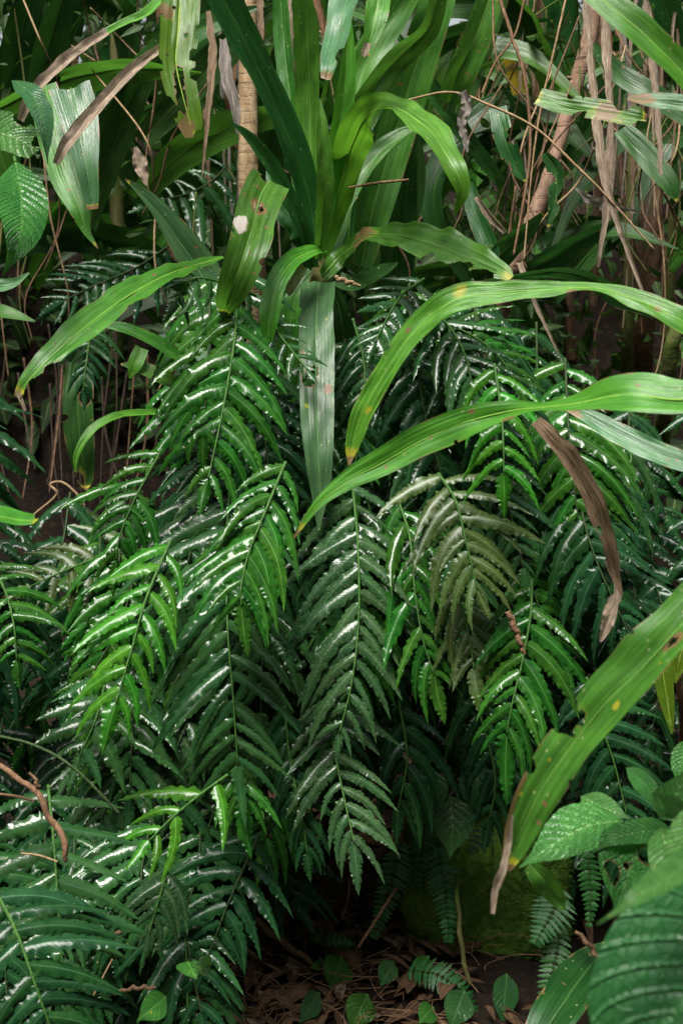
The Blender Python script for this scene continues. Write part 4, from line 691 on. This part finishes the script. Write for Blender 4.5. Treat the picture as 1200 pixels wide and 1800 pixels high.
def leafcloud(n, xr, yr, zf, size, asp=(.25, .5), seed=1):
    """many small curved leaves scattered through a volume"""
    q = np.random.default_rng(seed); n_ = n
    c = np.stack([q.uniform(*xr, n_), q.uniform(*yr, n_), np.zeros(n_)], 1); c[:, 2] = [zf(a, b, q) for a, b in c[:, :2]]
    cl = np.array([noise.noise(Vector((a*1.7, b*1.7, z*1.7))) for a, b, z in c]); c = c[cl > -.12]; n_ = len(c)
    D = norm(q.normal(0, 1, (n_, 3))*[1, 1, .8]+[0, -.2, -.25]); Z = norm(np.cross(D, q.normal(0, 1, (n_, 3)))+[0, -.2, .7]); Z = norm(Z-D*(Z*D).sum(1, keepdims=True)); Y = np.cross(Z, D)
    L = q.uniform(size[0], size[1], n_)[:, None]; w = L*q.uniform(*asp, n_)[:, None]
    tt = [0, .25, .6, 1]; ww = [.05, 1, .8, .03]; rows = []
    for t_, v_ in zip(tt, ww):
        m = c+D*L*t_-Z*L*.25*t_*t_
        rows += [m-Y*w*v_/2+Z*w*.12*v_, m, m+Y*w*v_/2+Z*w*.12*v_]
    V = np.stack(rows, 1).reshape(-1, 3); base = (np.arange(n_)*12)[:, None, None]
    fq = np.array([[r*3+s_, r*3+s_+1, r*3+s_+4, r*3+s_+3] for r in range(3) for s_ in range(2)])[None]
    F = (base+fq).reshape(-1, 4).tolist(); uvb = np.array([(s_/2, t_/.35) for t_ in tt for s_ in (0, 1, 2)]); uv = np.tile(uvb, (n_, 1))
    return V, F, uv, np.zeros((len(V), 3))
M['cloud'] = leafmat('undergrowth leaves', (.006, .026, .005), (.022, .065, .010), 'broad', rough=.42, trans=.22, specks=0, bump=.3, spec=.3)
V, F, uv, wr = leafcloud(26000, (-4.5, 4.5), (3.3, 6.5), lambda a, b, q: gz(a, b)+q.random()**1.3*(1.0 if b < 4.3 else 2.4)*(.15 if (-1.0 < a < -.45 and b < 3.9) else 1), (.05, .13), seed=2)
tag(mk('undergrowth', V, F, M['cloud'], None, uv, wr), kind='stuff')
V, F, uv, wr = leafcloud(30000, (-11, 11), (6.5, 11.5), lambda a, b, q: 1.6+q.random()*5.2, (.14, .32), seed=4)
tag(mk('wood_behind', V, F, M['cloud'], None, uv, wr), kind='stuff')
def ringf(seed, n):
    q = np.random.default_rng(seed); a = q.uniform(R(35), R(325), n); r = q.uniform(5.5, 7.5, n)
    return np.sin(a)*r, np.cos(a)*r
V, F, uv, wr = leafcloud(5200, (.25, 1.7), (2.95, 3.9), lambda a, b, q: .75+q.random()*1.5, (.02, .06), seed=14)
tag(mk('climbing_leaves', V, F, M['cloud'], None, uv, wr), kind='stuff')
V, F, uv, wr = leafcloud(4200, (-1.7, .1), (3.0, 3.9), lambda a, b, q: 1.15+q.random()*1.1, (.02, .06), seed=15)
tag(mk('climbing_leaves', V, F, M['cloud'], None, uv, wr), kind='stuff')
rx, ry = ringf(8, 26000); it = iter(range(10**9))
_v = leafcloud(26000, (-1, 1), (-1, 1), lambda a, b, q: 0, (.25, .5), asp=(.5, .8), seed=6)
q = np.random.default_rng(12); V = _v[0].reshape(-1, 12, 3); nn = len(V); V = V-V[:, :1]+np.stack([rx[:nn], ry[:nn], .1+q.random(nn)**.8*6.5], 1)[:, None]
tag(mk('wood_around', V.reshape(-1, 3), _v[1], M['cloud'], None, _v[2], _v[3]), kind='stuff')

# ================================================================== MOSSY STONE, LITTER, GROUND PLANTS
def stone():
    c = P(852, 1553, 2.68)+np.array([0, .0, 0]); V, F = [], []; nu, nv = 64, 40
    for j in range(nv+1):
        for i in range(nu):
            th = math.pi*j/nv; ph = 2*math.pi*i/nu; d = np.array([math.sin(th)*math.cos(ph), math.sin(th)*math.sin(ph), math.cos(th)])
            e = np.sign(d)*np.abs(d)**.45; e = e/np.maximum(1, np.linalg.norm(e)/1.25); p = c+e*[.155, .12, .135]
            p = p+d*(.018*noise.noise(Vector(p*9))+.006*noise.noise(Vector(p*60))+.004*noise.noise(Vector(p*160))); V.append(p)
    for j in range(nv):
        for i in range(nu): F.append((j*nu+i, (j+1)*nu+i, (j+1)*nu+(i+1) % nu, j*nu+(i+1) % nu))
    o = mk('mossy_stone', V, F, M['moss']); qq = np.random.default_rng(5); V = np.array(V); Vn = norm(V-c); idx = qq.integers(0, len(V), 16000)
    b = V[idx]+qq.normal(0, .003, (16000, 3)); nrm = norm(Vn[idx]+qq.normal(0, .45, (16000, 3))+[0, -.2, .2]); sd_ = norm(np.cross(nrm, qq.normal(0, 1, (16000, 3)))); L_ = qq.uniform(.003, .009, 16000)[:, None]
    TV = np.stack([b-sd_*.0012, b+sd_*.0012, b+nrm*L_*.7+sd_*.0009, b+nrm*L_], 1).reshape(-1, 3); ii = np.arange(16000)[:, None]*4+np.arange(4)
    t_ = mk('moss_tufts', TV, ii.tolist(), M['moss'], o); t_['kind'] = 'stuff'; t_.location = (0, 0, 0); o.location = o.location
    return tag(o, 'block-like stone covered in green moss low at right', 'stone')
stone()
def gp(x, y, h=0.0):
    D = fw+(x-600)/FOC*rt+(900-y)/FOC*upv; t = 1.5
    for _ in range(400):
        p = CAM+D*t
        if p[2] <= gz(p[0], p[1])+h: break
        t += .01
    return t
q = np.random.default_rng(31); parts = []
for i in range(1500):
    x, y = (q.uniform(-.5, .2) if i % 5 else q.uniform(-1.2, 1.3)), q.uniform(1.9, 3.15); z = gz(x, y)+.006+q.random()*.02; a = q.uniform(0, 6.28); L = q.uniform(.025, .085); D_ = np.array([math.cos(a), math.sin(a), q.normal(0, .18)])
    t = np.linspace(0, 1, 7)[:, None]; up_ = np.array([0, 0, 1.0]); Cc = np.array([x, y, z])+D_*L*t+up_*(L*q.uniform(.05, .3)*np.sin(t*3.1)); Sd = norm(np.cross(up_, D_)+q.normal(0, .3, 3)); N_ = norm(np.cross(D_, Sd))
    pr = np.sin(np.pi*np.clip(t[:, 0]*.95+.03, 0, 1))*L*q.uniform(.12, .5)+.0005
    parts.append(grid_leaf(Cc, np.tile(Sd, (7, 1)), np.tile(N_, (7, 1)), pr, K=4, fold=q.uniform(-.6, .6), pleat=0, jag=.1, seed=i))
V, F, uv, wr = join(parts); s = M['dryd'].copy(); s.name = 'litter'; M['litter'] = leafmat('litter brown', (.04, .022, .013), (.13, .075, .04), 'dry', rough=.8, trans=.1, spec=.2)
tag(mk('leaf_litter', V, F, M['litter'], None, uv, wr), kind='stuff')
parts = []
for i in range(480):
    x, y = q.normal(-.1, .17), q.uniform(2.0, 2.9); z = gz(x, y)+.02+q.random()*.02; a = q.uniform(0, 6.28); L = q.uniform(.05, .16); b_ = q.normal(0, .8)
    t = np.linspace(0, 1, 6); Cc = np.stack([x+np.cos(a+b_*t)*L*t, y+np.sin(a+b_*t)*L*t, z+.02*np.sin(t*3)*q.uniform(-.2, 1)], 1)
    V, F, uv = tube_arrays(Cc, np.full(6, q.uniform(.0004, .0013)), 4); parts.append((V, F, uv, np.zeros((len(V), 3))))
V, F, uv, wr = join(parts); tag(mk('litter_fibres', V, F, M['fibre'], None, uv, wr), kind='stuff')
for i, (x, y, w, l, a) in enumerate([(495, 1740, 30, 52, 10), (470, 1755, 20, 60, 60), (540, 1745, 26, 44, -30), (520, 1700, 40, 46, 50), (600, 1745, 20, 70, 100), (470, 1620, 34, 46, 70), (490, 1622, 30, 40, 120), (700, 1650, 22, 70, 20), (720, 1620, 24, 50, 100), (650, 1780, 22, 60, -20), (450, 1790, 20, 50, 20), (590, 1610, 24, 40, 80)]):
    d = gp(x, y)-.03; a_ = R(a); o, _ = blade('dead_leaf', [(x-math.cos(a_)*l/2, y-math.sin(a_)*l/4, d, w*.2, 20), (x, y, d-.015, w, 30), (x+math.cos(a_)*l/2, y+math.sin(a_)*l/4, d, w*.1, 20)], ['dry', 'dryp', 'dryd'][i % 3], n=24, K=8, fold=.4, arch=.3)
    tag(o, 'curled brown dead leaf lying on the litter at the bottom', 'dead leaf', 'dead leaves lying on the litter')
def BLF(label, pts, mat='broad', cat='leaf', name='broad_leaf', group=None, rib=(5, .05, .9), stalk=None, **kw):
    """ovate ribbed leaf along pts (x,y,d,roll) with a max width"""
    w = kw.pop('w'); prof = kw.pop('prof', [0.06, .62, .92, 1, .93, .74, .45, .16, .02]); m = len(prof)
    C = spline([(x, y, d, r) for x, y, d, r in pts], m); ctrl = [(c[0], c[1], c[2], w*prof[i], c[3]) for i, c in enumerate(C)]
    root = empty(name, P(*pts[0][:3]), label, cat, group); kw.setdefault('fold', .12); kw.setdefault('jag', .015)
    o, (X, N, Wd) = blade('blade', ctrl, mat, root, n=110, K=28, rib=rib, wave=(.05, 4), pleat=0, **kw); midrib(X, N, Wd, ribm(mat), root, r=.018)
    if stalk: T_('stalk', None, None, [(x, y, d, 3) for x, y, d in stalk], 'rachis', parent=root, k=6, n=16)
    return root
BLF('large ribbed leaf hanging at the left edge below the pale lobed one', [(28, 285, 1.95, 0), (38, 350, 1.9, -10), (34, 420, 1.87, -20), (5, 485, 1.87, -25)], w=92, rib=(5, .03, .9), stalk=[(20, 255, 1.98), (28, 285, 1.95)])
BLF('curled narrow leaf with crinkled surface above the ribbed one at left', [(22, 142, 1.95, -30), (58, 170, 1.9, -30), (78, 225, 1.88, -30), (84, 290, 1.88, -30)], w=46, rib=(5, .06, .9), mat='broadd')
BLF('pale lobed leaf at the left edge behind the curled crinkled one', [(-30, 235, 2.0, -20), (20, 240, 1.98, -30), (66, 268, 1.97, -30)], w=84, prof=[.3, .9, 1, .95, .9, .8, .6], rib=(5, .04, .9), bites=[(.9, 1, .12, .4), (.5, 1, .1, .2)], mat='broadl')
BLF('ribbed jungle leaf pointing left at right behind the brown leaf tip', [(1095, 1445, 1.62, 35), (1040, 1452, 1.6, 35), (975, 1485, 1.58, 32), (912, 1525, 1.58, 25)], w=104, rib=(5, .05, .9), mat='broadl')
BLF('ribbed leaf with a big hole pointing down at lower right', [(1128, 1440, 1.56, 0), (1118, 1490, 1.54, -10), (1098, 1550, 1.53, -10), (1080, 1608, 1.53, 0)], w=138, holes=[(.32, .68, .09, .13), (.6, .25, .10, .12), (.5, .45, .04, .05)], rib=(5, .045, .9), mat='broadl')
BLF('lobed leaf at lower right standing over the holed one', [(1020, 1400, 1.66, -20), (1060, 1420, 1.64, -20), (1110, 1440, 1.62, -20)], w=46, rib=(5, .05, .9), mat='broadl')
BLF('pale ribbed leaf at the right edge above the bright blurred one', [(1160, 1440, 1.5, 0), (1185, 1400, 1.5, 10), (1205, 1350, 1.5, 10)], w=70, rib=(5, .05, .9), mat='broadl')
BLF('bright young leaf folding at lower right above the holed leaf', [(1100, 1350, 1.6, 20), (1130, 1375, 1.58, 20), (1152, 1405, 1.57, 20), (1160, 1440, 1.57, 20)], w=38, rib=(5, .05, .9), mat='broadl')
BLF('blurred bright leaf with curling tip close to the camera at lower right', [(1290, 1475, 1.12, 30), (1210, 1520, 1.05, 40), (1130, 1572, 1.0, 40), (1048, 1625, 1.0, 35)], w=70, rib=(5, .04, .6), mat='broadl')
BLF('blurred mottled leaf at the right edge close to the camera', [(1250, 1400, 1.25, 0), (1225, 1470, 1.24, -10), (1195, 1540, 1.23, -10), (1150, 1620, 1.23, 0)], w=100, rib=(5, .04, .8), mat='broadl')
BLF('small quilted leaf pointing down at the right edge over the blurred one', [(1160, 1455, 1.5, 0), (1168, 1490, 1.48, -10), (1165, 1540, 1.47, -10), (1150, 1580, 1.47, 0)], w=66, rib=(5, .05, .9), mat='broadl')
BLF('small quilted leaf pointing left above the holed leaf', [(1190, 1470, 1.55, 30), (1140, 1462, 1.54, 30), (1080, 1475, 1.53, 30), (1040, 1500, 1.53, 30)], w=52, rib=(5, .05, .9), mat='broadl')
BLF('young leaf standing at the right edge over the quilted leaves', [(1210, 1440, 1.5, -10), (1180, 1412, 1.49, -10), (1150, 1395, 1.48, -10)], w=34, rib=(5, .05, .9), mat='broadl')
BLF('narrow green leaf near the right edge beneath the yellowing leaf', [(1212, 1300, 1.7, 0), (1196, 1340, 1.69, 0), (1190, 1385, 1.68, 0)], w=40, rib=(5, .04, .9), mat='broad')
BLF('very large deeply veined leaf in the bottom right corner', [(1330, 1640, 1.12, 0), (1240, 1715, 1.1, 4), (1160, 1815, 1.09, 4), (1090, 1930, 1.09, 0)], w=340, mat='broadb', rib=(6.5, .014, 1.0), prof=[.3, .8, 1, 1, .95, .85, .7, .4, .1])
BLF('shaded ovate leaf in the gap left of the brown leaf tip', [(940, 1400, 2.2, 0), (930, 1450, 2.2, 0), (920, 1490, 2.2, 0)], w=44, mat='broadd')
g = random.Random(4)
GL = [((600, 1682), (580, 1742), 62, 'bright glossy ovate leaf at the top of the ground sprig'), ((570, 1692), (545, 1702), 22, 'small green leaf beside the top of the ground sprig'), ((560, 1745), (525, 1800), 44, 'dark ovate leaf at the bottom left of the ground sprig'), ((645, 1748), (615, 1815), 56, 'broad green leaf at the bottom right of the ground sprig'),
      ((690, 1690), (668, 1736), 38, 'dull round leaf between the sprig and the little arching fern'), ((752, 1680), (720, 1748), 42, 'upright green leaf behind the little arching fern'), ((890, 1712), (882, 1806), 50, 'dark veined ovate leaf standing alone at the bottom'), ((330, 1690), (345, 1722), 50, 'glossy round leaf low among the bottom ferns'), ((292, 1752), (240, 1796), 50, 'round bright leaf with a yellow spot near the bottom left'),
      ((815, 1742), (790, 1812), 56, 'dark leaf under the little arching fern'), ((545, 1640), (575, 1656), 26, 'tiny yellow green leaf above the ground sprig'), ((620, 1655), (585, 1668), 24, 'small toothed leaf above the ground sprig'), ((372, 1695), (338, 1700), 36, 'folded leaf touching the glossy round one'), ((760, 1770), (735, 1800), 40, 'half hidden leaf at the bottom edge under the arching fern')]
for (a, b_), (c, d_), w, lab in GL:
    t = min(gp((a+c)/2, (b_+d_)/2), 2.9)-.06
    if a < 400: t = 2.0
    BLF(lab, [(a, b_, t+.02, -20), ((a+c)/2, (b_+d_)/2, t-.01, g.uniform(-30, -5)), (c, d_, t-.02, -15)], w=w, mat='broadd' if 'dark' in lab or 'dull' in lab else 'broad', rib=(5, .012, .9), cat='ground leaf', name='ground_leaf', yellow=[(.55, .6, .05, .08)] if 'spot' in lab else (), stalk=[(a+g.uniform(-8, 8), b_+110, t+.04), (a, b_, t+.02)] if a > 400 else None)
SF = small_fern
SF('little arching fern frond over the leaf litter', [(716, 1706, 2.45), (760, 1710, 2.42), (810, 1742, 2.41), (842, 1794, 2.42)], 34, facing=(.1, .7), mat='fine')
SF('fine fern frond hanging left in front of the mossy stone', [(770, 1490, 2.5), (780, 1550, 2.48), (786, 1610, 2.47), (788, 1660, 2.47)], 34)
SF('fine fern frond slanting down left of the mossy stone', [(705, 1478, 2.52), (690, 1540, 2.5), (672, 1600, 2.5), (655, 1652, 2.5)], 32)
SF('fine fern frond spreading over the right side of the mossy stone', [(985, 1560, 2.3), (972, 1600, 2.28), (950, 1640, 2.27), (938, 1662, 2.27)], 44)
SF('fine dark fern frond hanging to the bottom right of the mossy stone', [(985, 1630, 2.3), (975, 1690, 2.28), (962, 1740, 2.27), (958, 1805, 2.27)], 30)
SF('slender fern frond hanging at right behind the ribbed leaves', [(1032, 1500, 2.2), (1036, 1550, 2.2), (1038, 1590, 2.2), (1034, 1630, 2.2)], 24)
SF('fine fern frond over the top of the mossy stone', [(860, 1450, 2.5), (840, 1480, 2.48), (822, 1500, 2.47)], 26)
SF('small fern tuft by the ground sprig', [(560, 1655, 2.55), (590, 1650, 2.54), (620, 1660, 2.54)], 16)
SF('fine fern frond fading into the dark above the litter', [(430, 1600, 2.6), (425, 1650, 2.58), (428, 1700, 2.58)], 24)
SF('fine dark fern frond hanging beyond the mossy stone top', [(745, 1440, 2.55), (742, 1500, 2.54), (730, 1560, 2.54)], 28)
BLF('large dark heart-shaped leaf hanging in the shade above the mossy stone', [(790, 1400, 2.4, 0), (795, 1450, 2.38, 0), (790, 1510, 2.37, 0)], w=76, mat='broadd', rib=(5, .02, .9))
BLF('dark leaf hanging in the shade left of the mossy stone top', [(752, 1350, 2.42, 0), (752, 1400, 2.4, 0), (745, 1450, 2.4, 0)], w=70, mat='broadd', rib=(5, .02, .9))
BLF('dark leaf high in the shade above the stone, right of the centre fronds', [(840, 1340, 2.42, 0), (838, 1390, 2.4, 0), (846, 1440, 2.4, 0)], w=64, mat='broadd', rib=(5, .02, .9))
